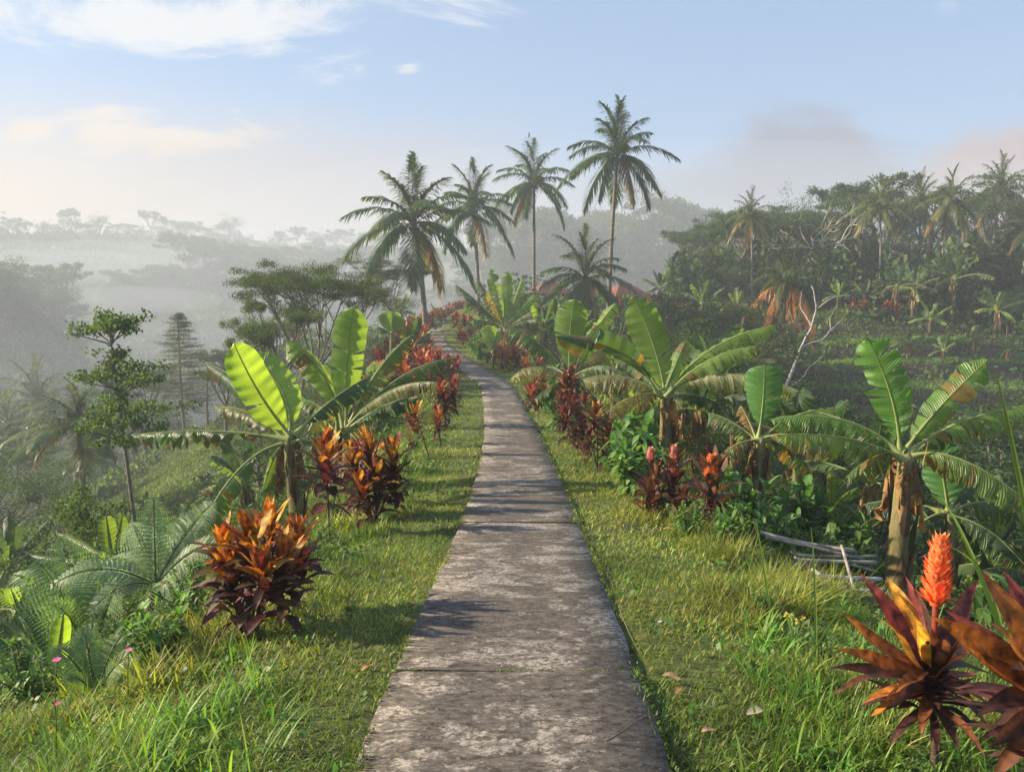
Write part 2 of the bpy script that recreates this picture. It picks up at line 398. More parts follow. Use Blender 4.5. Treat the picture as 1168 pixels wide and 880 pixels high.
# ------------------------------------------------------------------ GROUND
def ground_mesh():
    def axis(fine, far, step):
        a = [0.]; s = step
        while a[-1] < far:
            if a[-1] > fine: s *= 1.045
            a.append(a[-1] + s)
        return np.array(a)
    ax = axis(7, 1400, .16); X = np.concatenate([-ax[::-1][:-1], ax])
    ay = axis(80, 1400, .26); by = axis(8, 1300, .6); Y = np.concatenate([-by[::-1][:-1], ay])
    xx, yy = np.meshgrid(X, Y); zz = height(xx, yy)
    nx = len(X); ny = len(Y)
    u = np.abs(xx - cxf(np.clip(yy, -8, 79)))
    i = (np.arange(ny - 1)[:, None] * nx + np.arange(nx - 1)[None, :])
    Q = np.stack([i, i + 1, i + nx + 1, i + nx], -1).reshape(-1, 4)
    # under the slab the ground lies lower
    und = (u < .5) & (yy < 79) & (yy > -8); zz = np.where(und, zz - .05, zz)
    # what the ground is made of: lawn, worn strip, leafy slope soil
    lawn = np.array([.095, .115, .032]); soil = np.array([.05, .042, .024]); slope = np.array([.035, .055, .02]); meadow = np.array([.10, .14, .045])
    n = fbm(xx * .9, yy * .9, 4)[..., None]
    k = sst(u, 2.2, 4.5)[..., None]
    c = lawn * (1 - k) + slope * k
    e = (1 - sst(u, .55, 1.0))[..., None]; c = c * (1 - .25 * e) + soil * .25 * e
    ter = (sst(yy, 33, 36) * (1 - sst(yy, 62, 66)) * sst(xx - .25 * yy, 3, 8))[..., None]
    tr = np.interp(yy, [33, 60], [0, 6]); ris = ((tr % 1) > .62)[..., None]
    c = c * (1 - ter) + ter * np.where(ris, np.array([.06, .05, .028]), np.array([.09, .13, .035]))
    mead = (sst(xx, -27, -23) * (1 - sst(xx, -13.5, -11.5)) * sst(yy, 30, 33) * (1 - sst(yy, 50, 56)))[..., None]
    c = c * (1 - mead) + meadow * mead
    c = c * (.65 + .7 * n)
    g = G(); g.add(np.stack([xx, yy, zz], -1), Q, c.reshape(-1, 3))
    return g.mesh('ground', solidmat('ground_soil_and_turf', .95, 14, .35, .8, (1, 1, 1), .03), True)
struct('ground', ground_mesh())

# ------------------------------------------------------------------ PATH
def concrete():
    m, t, n, l = mat('old_concrete')
    tcn = n('ShaderNodeTexCoord')
    def noise(sc_, sx, sy, det=10, rough=.65, dist=0.):
        mp = n('ShaderNodeMapping'); l(tcn.outputs['Object'], mp.inputs[0]); mp.inputs['Scale'].default_value = (sx, sy, 1)
        q = n('ShaderNodeTexNoise'); l(mp.outputs[0], q.inputs['Vector']); q.inputs['Scale'].default_value = sc_; q.inputs['Detail'].default_value = det
        q.inputs['Roughness'].default_value = rough; q.inputs['Distortion'].default_value = dist; return q.outputs['Fac']
    def rng(v, a, b, c=0, d=1):
        r = n('ShaderNodeMapRange'); l(v, r.inputs[0]); r.inputs[1].default_value = a; r.inputs[2].default_value = b; r.inputs[3].default_value = c; r.inputs[4].default_value = d; return r.outputs[0]
    def mix(f, a, b):
        x = n('ShaderNodeMix'); x.data_type = 'RGBA'
        l(f, x.inputs[0])
        for i, v in ((6, a), (7, b)):
            if isinstance(v, tuple): x.inputs[i].default_value = (*v, 1)
            else: l(v, x.inputs[i])
        return x.outputs[2]
    big = noise(1.1, 1, 1.3, 5, .6); patch = noise(3.2, 1, 1.9, 12, .74, .4); speck = noise(38, 1, 1.3, 6, .8); fine = noise(130, 1, 1, 4, .7)
    blk = noise(14, 1, 2.2, 10, .75, .3)
    c = mix(rng(blk, .40, .60), (.050, .041, .033), (.175, .150, .125))
    c = mix(rng(speck, .50, .62, 0, .7), c, (.22, .178, .148))
    ad = n('ShaderNodeMath'); ad.operation = 'ADD'; l(patch, ad.inputs[0])
    m2 = n('ShaderNodeMath'); m2.operation = 'MULTIPLY'; l(big, m2.inputs[0]); m2.inputs[1].default_value = .55; l(m2.outputs[0], ad.inputs[1])
    pale = rng(ad.outputs[0], .775, .86); ml = n('ShaderNodeMath'); ml.operation = 'MULTIPLY'; l(pale, ml.inputs[0]); l(rng(speck, .44, .56, .05, 1), ml.inputs[1])
    c = mix(ml.outputs[0], c, (.50, .43, .36))
    dots = rng(noise(24, 1, 1.5, 3, .55, .1), .66, .72); c = mix(dots, c, (.40, .35, .30))
    c = mix(rng(fine, .3, .75, 0, .35), c, (.03, .024, .02))
    p = n('ShaderNodeBsdfPrincipled'); l(c, p.inputs['Base Color']); p.inputs['Roughness'].default_value = .93; p.inputs['Specular IOR Level'].default_value = .2
    b1 = n('ShaderNodeBump'); b1.inputs['Strength'].default_value = .7; b1.inputs['Distance'].default_value = .012; l(speck, b1.inputs['Height'])
    b2 = n('ShaderNodeBump'); b2.inputs['Strength'].default_value = .5; b2.inputs['Distance'].default_value = .02; l(patch, b2.inputs['Height']); l(b1.outputs[0], b2.inputs['Normal'])
    l(b2.outputs[0], p.inputs['Normal'])
    o = n('ShaderNodeOutputMaterial'); l(p.outputs[0], o.inputs[0]); return m
PW = .575
pl = np.stack([_cx, yk, _zp], 1)
seg = np.concatenate([[0], np.cumsum(np.linalg.norm(np.diff(pl[:, :2], axis=0), axis=1))])
def path_at(s):
    p = np.stack([np.interp(s, seg, pl[:, i]) for i in range(3)], -1)
    q = np.stack([np.interp(s + .1, seg, pl[:, i]) for i in range(3)], -1) - np.stack([np.interp(s - .1, seg, pl[:, i]) for i in range(3)], -1)
    T = nrm(q[..., :2]); return p, T
s0 = float(np.interp(3.2, pl[:, 1], seg)); s1 = float(np.interp(6.76, pl[:, 1], seg))
joints = [0.0, s0 - 3.4, s0, s1]
while joints[-1] < seg[-1] - 4: joints.append(joints[-1] + 3.6 + rs.rand() * .5)
joints.append(seg[-1])
gp = G()
for a, b in zip(joints[:-1], joints[1:]):
    if b - a < .5: continue
    ss = np.linspace(a + .012, b - .012, max(8, int((b - a) / .12)))
    p, T = path_at(ss); S = np.stack([T[:, 1], -T[:, 0], 0 * T[:, 0]], 1)
    dz = rs.uniform(-.006, .006); tl = rs.uniform(-.006, .006)
    across = np.array([-1, -.985, -.5, 0, .5, .985, 1]); zt = np.array([-.012, 0, 0, 0, 0, 0, -.012])
    rag = 1 + .05 * (fbm(ss * 3.0, ss * 0 + a, 4) - .5)[:, None] * np.sign(across)[None] * np.sign(across)[None]
    edge = p[:, None, :] + S[:, None, :] * (across[None] * PW * rag)[:, :, None]
    edge[:, :, 2] += .028 + dz + zt[None] + tl * across[None]
    low = edge[:, [0, -1]].copy(); low[:, :, 2] -= .12
    V = np.concatenate([low[:, :1], edge, low[:, 1:]], 1); k = V.shape[1]; m_ = len(ss)
    i = np.arange(m_ - 1)[:, None] * k + np.arange(k - 1)[None]
    Q = np.stack([i, i + 1, i + k + 1, i + k], -1).reshape(-1, 4)
    e1 = [[j, j + 1, k - 2 - j, k - 1 - j] for j in range(0, k // 2)]
    V = V.reshape(-1, 3)
    gp.add(V, Q, (.3, .3, .3))
    # end faces of the slab down into the joint
    for row in (0, m_ - 1):
        top = V.reshape(m_, k, 3)[row][1:-1]; bt = top.copy(); bt[:, 2] -= .06; kk = len(top)
        gp.add(np.vstack([top, bt]), [[j, j + 1, kk + j + 1, kk + j] for j in range(kk - 1)], (.3, .3, .3))
struct('path', gp.mesh('path', concrete()))
def moss():
    g = G()
    for k, j in enumerate(joints[1:-1]):
        p, T = path_at(np.array([j])); p = p[0]; S = np.array([T[0, 1], -T[0, 0], 0]); n = 420 if p[1] < 9 else 160
        if p[1] > 40: break
        q = rs.uniform(-1, 1, n); keep = fbm(q * 2.5 + k * 7, q * 0 + 3, 3) > (.44 if k != 1 else .40); q = q[keep]; n = len(q)
        P = p + S * (q * PW)[:, None] + np.array([T[0, 0], T[0, 1], 0]) * (rs.randn(n, 1) * .009) + ZU * .026; diamonds(g, P, rdir(n, .5), rdir(n, 1.5), .008 + .012 * rs.rand(n), .007, jit((.12, .15, .035), n, .4, .15))
    n = 9000; y = 1.5 + 26 * rs.rand(n) ** 1.5; sd_ = np.sign(rs.rand(n) - .5); e = fbm(y * 1.7 + sd_ * 30, y * 0 + 2, 4); k_ = rs.rand(n) < sst(e, .42, .6); y, sd_ = y[k_], sd_[k_]; n = len(y)
    P = np.stack([cxf(y) + sd_ * (PW - .035 * rs.rand(n) ** 2 + .01), y, zpf(y) + .026], 1); diamonds(g, P, rdir(n, .6), rdir(n, 1.5), .010 + .02 * rs.rand(n), .010, jit((.10, .13, .03), n, .4, .15)); return g
stuff('moss', moss().mesh('moss', M['fern']), 'moss and tiny weeds in the slab joints and along the path edges', 'moss')

# ------------------------------------------------------------------ GRASS (stuff)
def grass_blades():
    g = G()
    zones = [(1.3, 3.2, 9500, .0046), (3.2, 6, 4200, .0058), (6, 11, 1900, .0085), (11, 20, 800, .013), (20, 36, 280, .022), (36, 78, 90, .04)]
    for y0, y1, dens, w in zones:
        umax = 3.3 if y1 < 12 else 4.2
        n = int((y1 - y0) * 2 * umax * dens)
        y = rs.uniform(y0, y1, n); u = rs.uniform(-umax, umax, n)
        x = cxf(y) + u; a = np.abs(u)
        tuft = fbm(x * 2.2 + 3, y * 2.2, 3); out_ = sst(a, .85, 2.0)
        edge = a > PW - .005 + .22 * (fbm(x * 3.3, y * 3.3, 3) - .5)
        keep = edge & ~((x > 2.1) & (x < 3.3) & (y > 5.4) & (y < 7.4) & (rs.rand(n) < .8)) & (rs.rand(n) < (.42 + .8 * sst(tuft, .3, .6)) * (1 - .5 * sst(a, 2.8, umax)))
        x, y, u, a, tuft, out_ = [v[keep] for v in (x, y, u, a, tuft, out_)]; n = len(x)
        # bare, dry strip right of slab and left edge
        L = (.045 + .04 * rs.rand(n)) + out_ * (.06 + .29 * sst(tuft, .42, .72)) * (.4 + .9 * rs.rand(n))
        L *= 1 + .5 * (w / .01) * .25
        hd = rs.uniform(0, 2 * PI, n); lean = .3 + 1.1 * rs.rand(n) ** 1.3
        D = np.stack([np.cos(hd) * lean, np.sin(hd) * lean, np.ones(n)], 1)
        z = height(x, y) - .004; ov = a < PW; z = np.where(ov, zpf(y) + .02, z)
        dry = fbm(x * .8 + 60, y * .8 + 9, 3)
        c = np.where((dry + .25 * (rs.rand(n) - .5))[:, None] > .56, np.array([.23, .25, .05]), np.array([.135, .195, .034]))
        straw = rs.rand(n) < .035; c[straw] = [.32, .25, .12]
        c = c * (.5 + 1.0 * rs.rand(n, 1)) * (.75 + .5 * fbm(x * 4, y * 4, 2))[:, None] * (1 + .25 * (rs.rand(n, 3) - .5))
        blades(g, np.stack([x, y, z], 1), D, L, w * (1.25 + .5 * out_) * (.6 + .9 * rs.rand(n)), .15 + .55 * rs.rand(n), 2 if y0 > 6 else 3, c)
    return g
def long_grass(g):
    # tall arching blades in tufts along the outer verge
    spots = []
    for _ in range(420):
        y = 1.6 + 12 * rs.rand() ** 1.5; sgn = -1 if rs.rand() < .55 else 1
        u = sgn * rs.uniform(1.35, 2.7); spots.append((cxf(y) + u, y, rs.uniform(.16, .34)))
    for _ in range(70):
        p = ground(rs.uniform(-60, 330), rs.uniform(2.1, 3.4)); spots.append((p[0], p[1], rs.uniform(.25, .42)))
    for _ in range(130):
        p = ground(rs.uniform(850, 1230), rs.uniform(2.2, 4.2)); spots.append((p[0], p[1], rs.uniform(.2, .38)))
    for _ in range(520): spots.append((rs.uniform(1.9, 3.9), rs.uniform(4.4, 9.5), rs.uniform(.18, .32)))
    for x, y, L in spots:
        if 2.15 < x < 3.1 and 5.6 < y < 7.2 and rs.rand() < .75: continue
        n = rs.randint(9, 20); hd = rs.uniform(0, 2 * PI, n); le = rs.uniform(.15, .8, n)
        P = np.stack([x + rs.randn(n) * .04, y + rs.randn(n) * .04, np.zeros(n)], 1); P[:, 2] = height(P[:, 0], P[:, 1]) - .01
        D = np.stack([np.cos(hd) * le, np.sin(hd) * le, np.ones(n)], 1)
        c = jit((.12, .23, .04), n, .3, .15)
        if rs.rand() < .3: c = jit((.2, .28, .05), n, .3, .15)
        blades(g, P, D, L * rs.uniform(.6, 1.15, n), rs.uniform(.006, .013, n), rs.uniform(.25, .8, n), 5, c, prof=lambda t: (1 - t ** 2.2) * (.6 + .4 * np.sin(PI * t)), fold=0)
    return g
gg = long_grass(grass_blades())
stuff('grass', gg.mesh('grass', M['grass']), 'mown and tufted green grass along both verges of the concrete path', 'grass')
def small_weeds():
    g = G(); n = 60000
    y = 1.5 + 17 * rs.rand(n) ** 1.6; u = rs.uniform(.62, 4.6, n) * np.sign(rs.rand(n) - .45); x = cxf(y) + u
    cl = fbm(x * 3.1 + 11, y * 3.1 + 5, 3); k = rs.rand(n) < sst(cl, .48, .64) * (.25 + sst(np.abs(u), .9, 1.8)); x, y, u = x[k], y[k], u[k]; n = len(x)
    h = rs.rand(n) * (.03 + .11 * sst(np.abs(u), 1, 2.4)); P = np.stack([x, y, height(x, y) + h], 1)
    s = (.012 + .02 * rs.rand(n)) * (1 + y * .06)
    D = rdir(n, .5); Nn = rdir(n, 2.0)
    diamonds(g, P, D, Nn, s * 1.4, s, jit((.10, .19, .045), n, .4, .15)); return g
stuff('low_weeds', small_weeds().mesh('low_weeds', M['fern']), 'small round leaved weeds growing through the grass of the verges', 'weeds')

# ------------------------------------------------------------------ UNDERGROWTH on the slopes (stuff)
def undergrowth(n, th0, th1, r0, r1, umin, colr, lumps=1.0, lf=.012, tall=.6, stf=None, sizemin=.03):
    g = G(); th = np.radians(rs.uniform(th0, th1, n)); r = np.exp(rs.uniform(math.log(r0), math.log(r1), n))
    x = r * np.sin(th); y = r * np.cos(th); u = x - cxf(np.clip(y, -8, 79))
    k = (u < -umin[0]) | (u > umin[1])
    if stf is not None: k &= stf(x, y)
    x, y, r, u = x[k], y[k], r[k], u[k]; n = len(x)
    l1 = fbm(x * .55 + 31, y * .55, 3); l2 = vnoise(x * 1.9, y * 1.9)
    H = tall * (np.clip(l1 - .32, 0, 1) * 3.2 + .35 * l2) * lumps
    H = H * sst(np.where(u < 0, -u - umin[0], u - umin[1]), 0, 1.6)
    hh = H * rs.rand(n) ** .45
    P = np.stack([x, y, height(x, y) + hh], 1)
    s = np.maximum(r * lf, sizemin) * (.6 + .8 * rs.rand(n))
    D = rdir(n, .25); Nn = rdir(n, 1.2)
    hue = fbm(x * .35 + 80, y * .35 + 3, 2)[:, None]
    c = np.array(colr[0]) * (1 - sst(hue, .4, .6)) + np.array(colr[1]) * sst(hue, .4, .6)
    c = c * (.6 + .8 * rs.rand(n, 1)) * (1 + .2 * (rs.rand(n, 3) - .5))
    diamonds(g, P, D, Nn, s * 1.5, s * .75, c); return g
nomead = lambda x, y: ~((x > -26) & (x < -12) & (y > 31) & (y < 53))
g = undergrowth(300000, -62, -3, 3.2, 120, (2.5, 99), ((.06, .10, .03), (.10, .14, .045)), 1.0, .0052, .75, nomead, .035)
stuff('slope_undergrowth', g.mesh('slope_undergrowth', M['tree']), 'tangled leafy undergrowth covering the hazy slope left of the path', 'undergrowth')
noter = lambda x, y: ~((x > 4 + .25 * y) & (y > 33) & (y < 60) & (rs.rand(*x.shape) > .015 + .16 * (((np.interp(y, [33, 60], [0, 6]) % 1) > .55))))
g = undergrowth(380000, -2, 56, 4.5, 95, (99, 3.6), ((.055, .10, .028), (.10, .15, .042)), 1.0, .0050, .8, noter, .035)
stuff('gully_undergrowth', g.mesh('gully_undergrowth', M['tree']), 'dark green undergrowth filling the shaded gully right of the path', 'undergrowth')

g = undergrowth(90000, 12, 52, 70, 100, (99, 3.6), ((.055, .095, .028), (.09, .125, .04)), 1.0, .0062, 4.2, None, .035)
stuff('hillside_thicket', g.mesh('hillside_thicket', M['tree']), 'dense thicket filling the space under the trees of the right hillside', 'thicket')
def hill_grass():
    g = G()
    for x0, x1, y0, y1, n, c, L, w in ((-27, -11.5, 30, 54, 60000, (.13, .17, .05), .32, .05), (12, 70, 33, 61, 200000, (.15, .22, .05), .36, .10)):
        x = rs.uniform(x0, x1, n); y = rs.uniform(y0, y1, n); k = np.abs(x) < y * .95; x, y = x[k], y[k]; n = len(x)
        hd = rs.uniform(0, 6.28, n); cl = fbm(x * .5, y * .5, 3)
        if x0 > 0: ris = (np.interp(y, [33, 60], [0, 6]) % 1) > .62; kk = ~ris | (rs.rand(n) < .25); x, y, hd, cl = x[kk], y[kk], hd[kk], cl[kk]; n = len(x)
        D = np.stack([np.cos(hd) * .5, np.sin(hd) * .5, np.ones(n)], 1); cc = np.array(c) * (.45 + 1.1 * cl[:, None]) * (.7 + .6 * rs.rand(n, 1))
        blades(g, np.stack([x, y, height(x, y) - .02], 1), D, L * (.5 + rs.rand(n)) * (.5 + cl), w, .3, 2, cc)
    return g
stuff('meadow_grass', hill_grass().mesh('meadow_grass', M['grass']), 'rough grass on the green terraces and on the grassy shoulder across the slope', 'grass')

# ------------------------------------------------------------------ BANANA LEAF
def banana_leaf(P0, P1, P2, hw, droop=.6, face=0., tears=10, base=.16, col=(.085, .17, .035), brown=0., seed=0, view=None, nst=56, across=5, wave=.04, ribr=.014):
    """one leaf: blade torn into strips either side of a pale midrib; returns a mesh builder"""
    r = np.random.RandomState(seed); g = G()
    spn = bez(P0, P1, P2, nst); T = nrm(np.gradient(spn, axis=0)); Lg = np.linalg.norm(np.diff(spn, axis=0), axis=1).sum()
    t = np.linspace(0, 1, nst)
    S = np.cross(T, ZU)
    S0 = S.copy(); S0[np.linalg.norm(S, axis=1) < .2] = 0
    if view is None: view = np.array([0, 1., 0])
    Sv = nrm(np.cross(T, view))
    mS = nrm(S + 1e-4)
    for i in range(nst):
        if np.dot(mS[i], Sv[i]) < 0: Sv[i] *= -1
    mS = nrm(mS * (1 - face) + Sv * face); Nn = nrm(np.cross(mS, T)); Nn *= np.where(Nn[:, 2:] < 0, -1, 1) if face < .5 else 1
    if face >= .5:
        Nn *= np.sign(-(Nn @ view))[:, None]
    tb = np.clip((t - base) / (1 - base), 0, 1)
    prof = np.clip(np.sin(PI * np.minimum(tb * 2.1, 1) * .5), 0, 1) ** .7 * np.clip(1 - np.clip((tb - .72) / .28, 0, 1) ** 2.2, 0, 1) ** .7
    wd = hw * prof
    bc = np.array(col); lc = bc * np.array([1.35, 1.25, 1.1])
    for sgn in (-1, 1):
        i0 = int(np.argmax(t >= base)); cuts = [i0]
        full = nst - 1
        if tears > 0:
            c_ = sorted(set(r.randint(i0 + 2, full - 1, int(tears * 1.5)).tolist()))
            cuts += [c for c in c_ if c > i0]
        cuts = sorted(set(cuts + [full]))
        for a, b in zip(cuts[:-1], cuts[1:]):
            idx = np.arange(a, b + 1); m_ = len(idx)
            dj = droop + r.uniform(-.3, .4) * (1 if tears > 4 else .3); gap = .0 if tears == 0 else r.uniform(.05, .6) * (1 if tears > 4 else .3)
            ww = wd[idx] * (1 - (r.uniform(0, .16) if tears else 0))
            q = np.linspace(0, 1, across)
            # the strip's outer edge is a little narrower than its root: wedge shaped gaps
            mid = (m_ - 1) / 2; sh = (np.arange(m_) - mid)
            stp = Lg / nst
            rows = []
            for k, qq in enumerate(q):
                an = dj * qq
                off = mS[idx] * sgn * (ww * qq * np.cos(an * .8))[:, None] - Nn[idx] * (ww * qq * np.sin(an))[:, None]
                if face < .6: off[:, 2] -= (ww * qq) * .12
                fwdshift = T[idx] * (ww * qq * .22)[:, None]
                wig = Nn[idx] * (wave * hw * 4 * qq * np.sin(idx * 1.1 + seed + sgn) * .35)[:, None]
                sq = -T[idx] * (sh * stp * gap * qq * (1 if m_ > 1 else 0))[:, None]
                rows.append(spn[idx] + off + fwdshift + wig + sq)
            V = np.stack(rows, 1)
            i = np.arange(m_ - 1)[:, None] * across + np.arange(across - 1)[None]
            Q = np.stack([i, i + 1, i + across + 1, i + across], -1).reshape(-1, 4)
            cc = bc[None, None] * (1 + .22 * (r.rand(m_, 1, 1) - .5)) + (lc - bc)[None, None] * (1 - q[None, :, None]) * .6
            cc = np.repeat(cc, 1, 1) * np.ones((m_, across, 1))
            if brown > 0:
                e = (q[None, :, None] ** 4) * (r.rand() < brown) * .9; cc = cc * (1 - e) + np.array([.20, .10, .035]) * e
            if brown > 0 and r.rand() < brown * .35: cc = cc * .25 + np.array([.24, .13, .04]) * .75
            al = np.repeat((t[idx] * Lg)[:, None], across, 1)[..., None] - q[None, :, None] * hw * .3
            g.add(V.reshape(-1, 3), Q, np.concatenate([cc, al], -1).reshape(-1, 4), 0)
    rr = ribr * (1.5 - 1.25 * t ** .7) * (1 + 1.4 * np.clip(1 - t / max(base, .05), 0, 1))
    rc = np.tile(np.array([.23, .27, .085]), (nst, 1)) * (1 - .25 * t[:, None])
    tube(g, spn - Nn * .35 * rr[:, None], rr, 6, rc, 1)
    return g
BMATS = [M['banana'], M['banana_rib']]
def pseudostem(base, top, r0=.09, dead=True, seed=0, col=(.17, .16, .06), brown=.6):
    r = np.random.RandomState(seed); g = G()
    n = 12; t = np.linspace(0, 1, n)[:, None]; pts = base * (1 - t) + top * t; pts[:, 0] += .03 * np.sin(t[:, 0] * 3 + seed)
    rad = r0 * (1.15 - .45 * t[:, 0]); c = np.array(col) * (1 - brown * (1 - t)) + np.array([.10, .06, .03]) * brown * (1 - t)
    tube(g, pts, rad, 12, c, 0)
    # layered old sheaths hugging the stem
    for k in range(16 if dead else 6):
        a = r.rand() * 2 * PI; z = r.uniform(.05, .75); p = base * (1 - z) + top * z + np.array([math.cos(a), math.sin(a), 0]) * r0 * .95
        blades(g, p, np.array([math.cos(a) * .12, math.sin(a) * .12, 1]), r.uniform(.2, .5) * np.linalg.norm(top - base), r0 * r.uniform(.9, 1.5), .05, 5,
               np.array([(.16, .10, .05), (.22, .17, .09), (.10, .06, .035)][r.randint(3)]) * r.uniform(.6, 1.2), ref=np.array([math.cos(a), math.sin(a), .01]) * -1, fold=.3, mi=0)
    return g
def skirt(top, r0, L, n, seed=0, warm=.5):
    """dead brown leaves hanging from the crown down the stem"""
    r = np.random.RandomState(seed); g = G()
    for k in range(n):
        a = r.rand() * 2 * PI; d = np.array([math.cos(a), math.sin(a), 0]); l_ = L * r.uniform(.55, 1.1)
        P0 = top - ZU * r.uniform(0, .12); P1 = P0 + d * l_ * .28 + ZU * .08; P2 = P0 + d * (r0 * 1.3 + l_ * r.uniform(.02, .16)) - ZU * l_
        c = np.array([(.30, .17, .07), (.20, .12, .06), (.36, .16, .05), (.15, .09, .05)][r.randint(4)]) * r.uniform(.7, 1.2)
        q = banana_leaf(P0, P1, P2, .07 * r.uniform(.7, 1.5), 1.3, 0, 6, .12, c, 0, seed * 31 + k, nst=14, across=3, wave=.5, ribr=.006)
        for v, f, kk in zip(q.V, q.Q, q.K):
            pass
        off = 0
        for v, f, kk in zip(q.V, q.Q, q.K):
            g.add(v, f - off, kk, 0); off += len(v)
    return g
VIEWH = lambda p: nrm(np.array([p[0], p[1], p[2] - CZ]))
def hero_banana(label, base_px, d, crown, leaves, r0=.09, dead=8, seed=1, name='banana_plant', deadL=.7, brown=.6, dy=0.0):
    b = ground(base_px, d); c = at(crown[0], crown[1], d)
    t = thing(name, label, 'banana plant', b)
    def rel(g):
        for i in range(len(g.V)): g.V[i] = g.V[i] - b.astype(np.float32)
        return g
    part('stem', rel(pseudostem(b - ZU * .05, c, r0, dead > 0, seed, brown=brown)).mesh('banana_stem', M['stem'], True), t)
    for k, lf in enumerate(leaves):
        tx, ty, dd, hw, arch = lf[:5]; o = dict(lf[5]) if len(lf) > 5 else {}
        tip = at(tx, ty, d + dd); L = np.linalg.norm(tip - c); start = c + (tip - c) * .02 + rs.randn(3) * r0 * .25
        bend = o.pop('bend', None)
        P1 = (start + tip) / 2 + ZU * arch * L
        if bend is not None: P1 = at(bend[0], bend[1], d + dd * .5)
        if 'start' in o: q = o.pop('start'); start = at(q[0], q[1], d)
        o.setdefault('view', VIEWH((start + tip) / 2)); o.setdefault('seed', seed * 100 + k)
        part('leaf', rel(banana_leaf(start, P1, tip, hw, **o)).mesh('banana_leaf_blade', BMATS, True), t)
    if dead: part('dead_leaves', rel(skirt(c, r0, deadL, dead, seed)).mesh('banana_dead_leaves', M['dry'], True), t)
    return t
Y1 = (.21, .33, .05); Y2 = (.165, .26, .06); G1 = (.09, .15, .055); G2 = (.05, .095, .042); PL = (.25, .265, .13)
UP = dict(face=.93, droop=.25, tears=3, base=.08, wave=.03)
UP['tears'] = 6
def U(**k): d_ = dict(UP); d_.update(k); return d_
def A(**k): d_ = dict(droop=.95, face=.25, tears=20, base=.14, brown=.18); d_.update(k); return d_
# --- left pair
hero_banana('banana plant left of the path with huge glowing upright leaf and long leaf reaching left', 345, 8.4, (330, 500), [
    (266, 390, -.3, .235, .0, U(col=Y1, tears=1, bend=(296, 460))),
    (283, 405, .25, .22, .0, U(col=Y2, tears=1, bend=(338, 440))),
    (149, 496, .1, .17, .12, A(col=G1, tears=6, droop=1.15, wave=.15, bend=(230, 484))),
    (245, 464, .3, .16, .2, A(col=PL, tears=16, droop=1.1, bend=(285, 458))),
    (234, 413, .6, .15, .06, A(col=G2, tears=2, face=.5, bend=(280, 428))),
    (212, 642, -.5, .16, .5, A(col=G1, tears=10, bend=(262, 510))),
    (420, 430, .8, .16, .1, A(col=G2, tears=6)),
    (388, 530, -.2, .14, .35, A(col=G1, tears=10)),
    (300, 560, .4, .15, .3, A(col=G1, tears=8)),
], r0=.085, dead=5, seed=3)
hero_banana('banana plant left of the path beside the red crotons, one bright leaf standing straight up', 402, 9.6, (392, 492), [
    (404, 347, 0, .24, .0, U(col=Y2, tears=2, bend=(393, 410))),
    (328, 388, .2, .22, .08, A(col=Y1, tears=3, droop=.7, face=.5, bend=(372, 410))),
    (470, 382, .3, .17, .05, A(col=G1, tears=16, face=.5, bend=(425, 415))),
    (519, 408, .2, .17, .1, A(col=G1, tears=22, droop=.8, face=.35, bend=(450, 415))),
    (500, 436, -.2, .18, .12, A(col=PL, tears=20, droop=.9, bend=(440, 428))),
    (478, 452, -.5, .17, .15, A(col=G2, tears=8, droop=.9)),
    (352, 492, -.6, .18, .3, A(col=PL, tears=14, droop=1.0, bend=(382, 430))),
    (300, 420, .8, .17, .1, A(col=G2, tears=6)),
    (345, 455, .3, .17, .2, A(col=Y2, tears=6)),
    (425, 545, -.3, .15, .4, A(col=G2, tears=10)),
], r0=.09, dead=4, seed=5)
# --- right side, near the path
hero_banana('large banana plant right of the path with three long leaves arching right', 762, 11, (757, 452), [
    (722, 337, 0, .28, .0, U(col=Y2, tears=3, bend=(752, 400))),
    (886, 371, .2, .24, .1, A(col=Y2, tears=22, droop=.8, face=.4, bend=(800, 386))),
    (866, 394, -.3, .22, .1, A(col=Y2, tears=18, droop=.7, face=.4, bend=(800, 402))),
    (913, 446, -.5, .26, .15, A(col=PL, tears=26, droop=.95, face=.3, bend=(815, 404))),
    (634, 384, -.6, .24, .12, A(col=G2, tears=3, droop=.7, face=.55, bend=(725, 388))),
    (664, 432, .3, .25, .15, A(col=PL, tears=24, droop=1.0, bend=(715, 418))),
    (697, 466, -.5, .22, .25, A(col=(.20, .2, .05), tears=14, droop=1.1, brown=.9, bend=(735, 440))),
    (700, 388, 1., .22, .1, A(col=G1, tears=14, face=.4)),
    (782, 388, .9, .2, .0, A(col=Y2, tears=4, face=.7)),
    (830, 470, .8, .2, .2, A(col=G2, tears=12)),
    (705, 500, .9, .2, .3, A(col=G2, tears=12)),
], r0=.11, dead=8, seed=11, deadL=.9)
hero_banana('banana plant right of the path behind the red croton clump, torn leaves', 655, 15.5, (649, 432), [
    (655, 341, 0, .36, .0, U(col=Y2, tears=4, bend=(647, 385))),
    (703, 345, .1, .26, .0, A(col=Y2, tears=14, face=.7, bend=(672, 380))),
    (578, 373, .2, .3, .1, A(col=G1, tears=18, face=.35, bend=(610, 378))),
    (582, 432, -.3, .3, .15, A(col=PL, tears=18, droop=.9, bend=(615, 402))),
    (724, 380, .3, .28, .1, A(col=PL, tears=16, bend=(690, 384))),
    (725, 438, -.5, .32, .15, A(col=G1, tears=18, bend=(690, 400))),
    (610, 455, .4, .26, .2, A(col=G2, tears=12)),
    (690, 470, .4, .26, .25, A(col=G2, tears=12)),
    (618, 420, 1., .26, .2, A(col=G2, tears=8)),
], r0=.14, dead=9, seed=17, deadL=1.0)
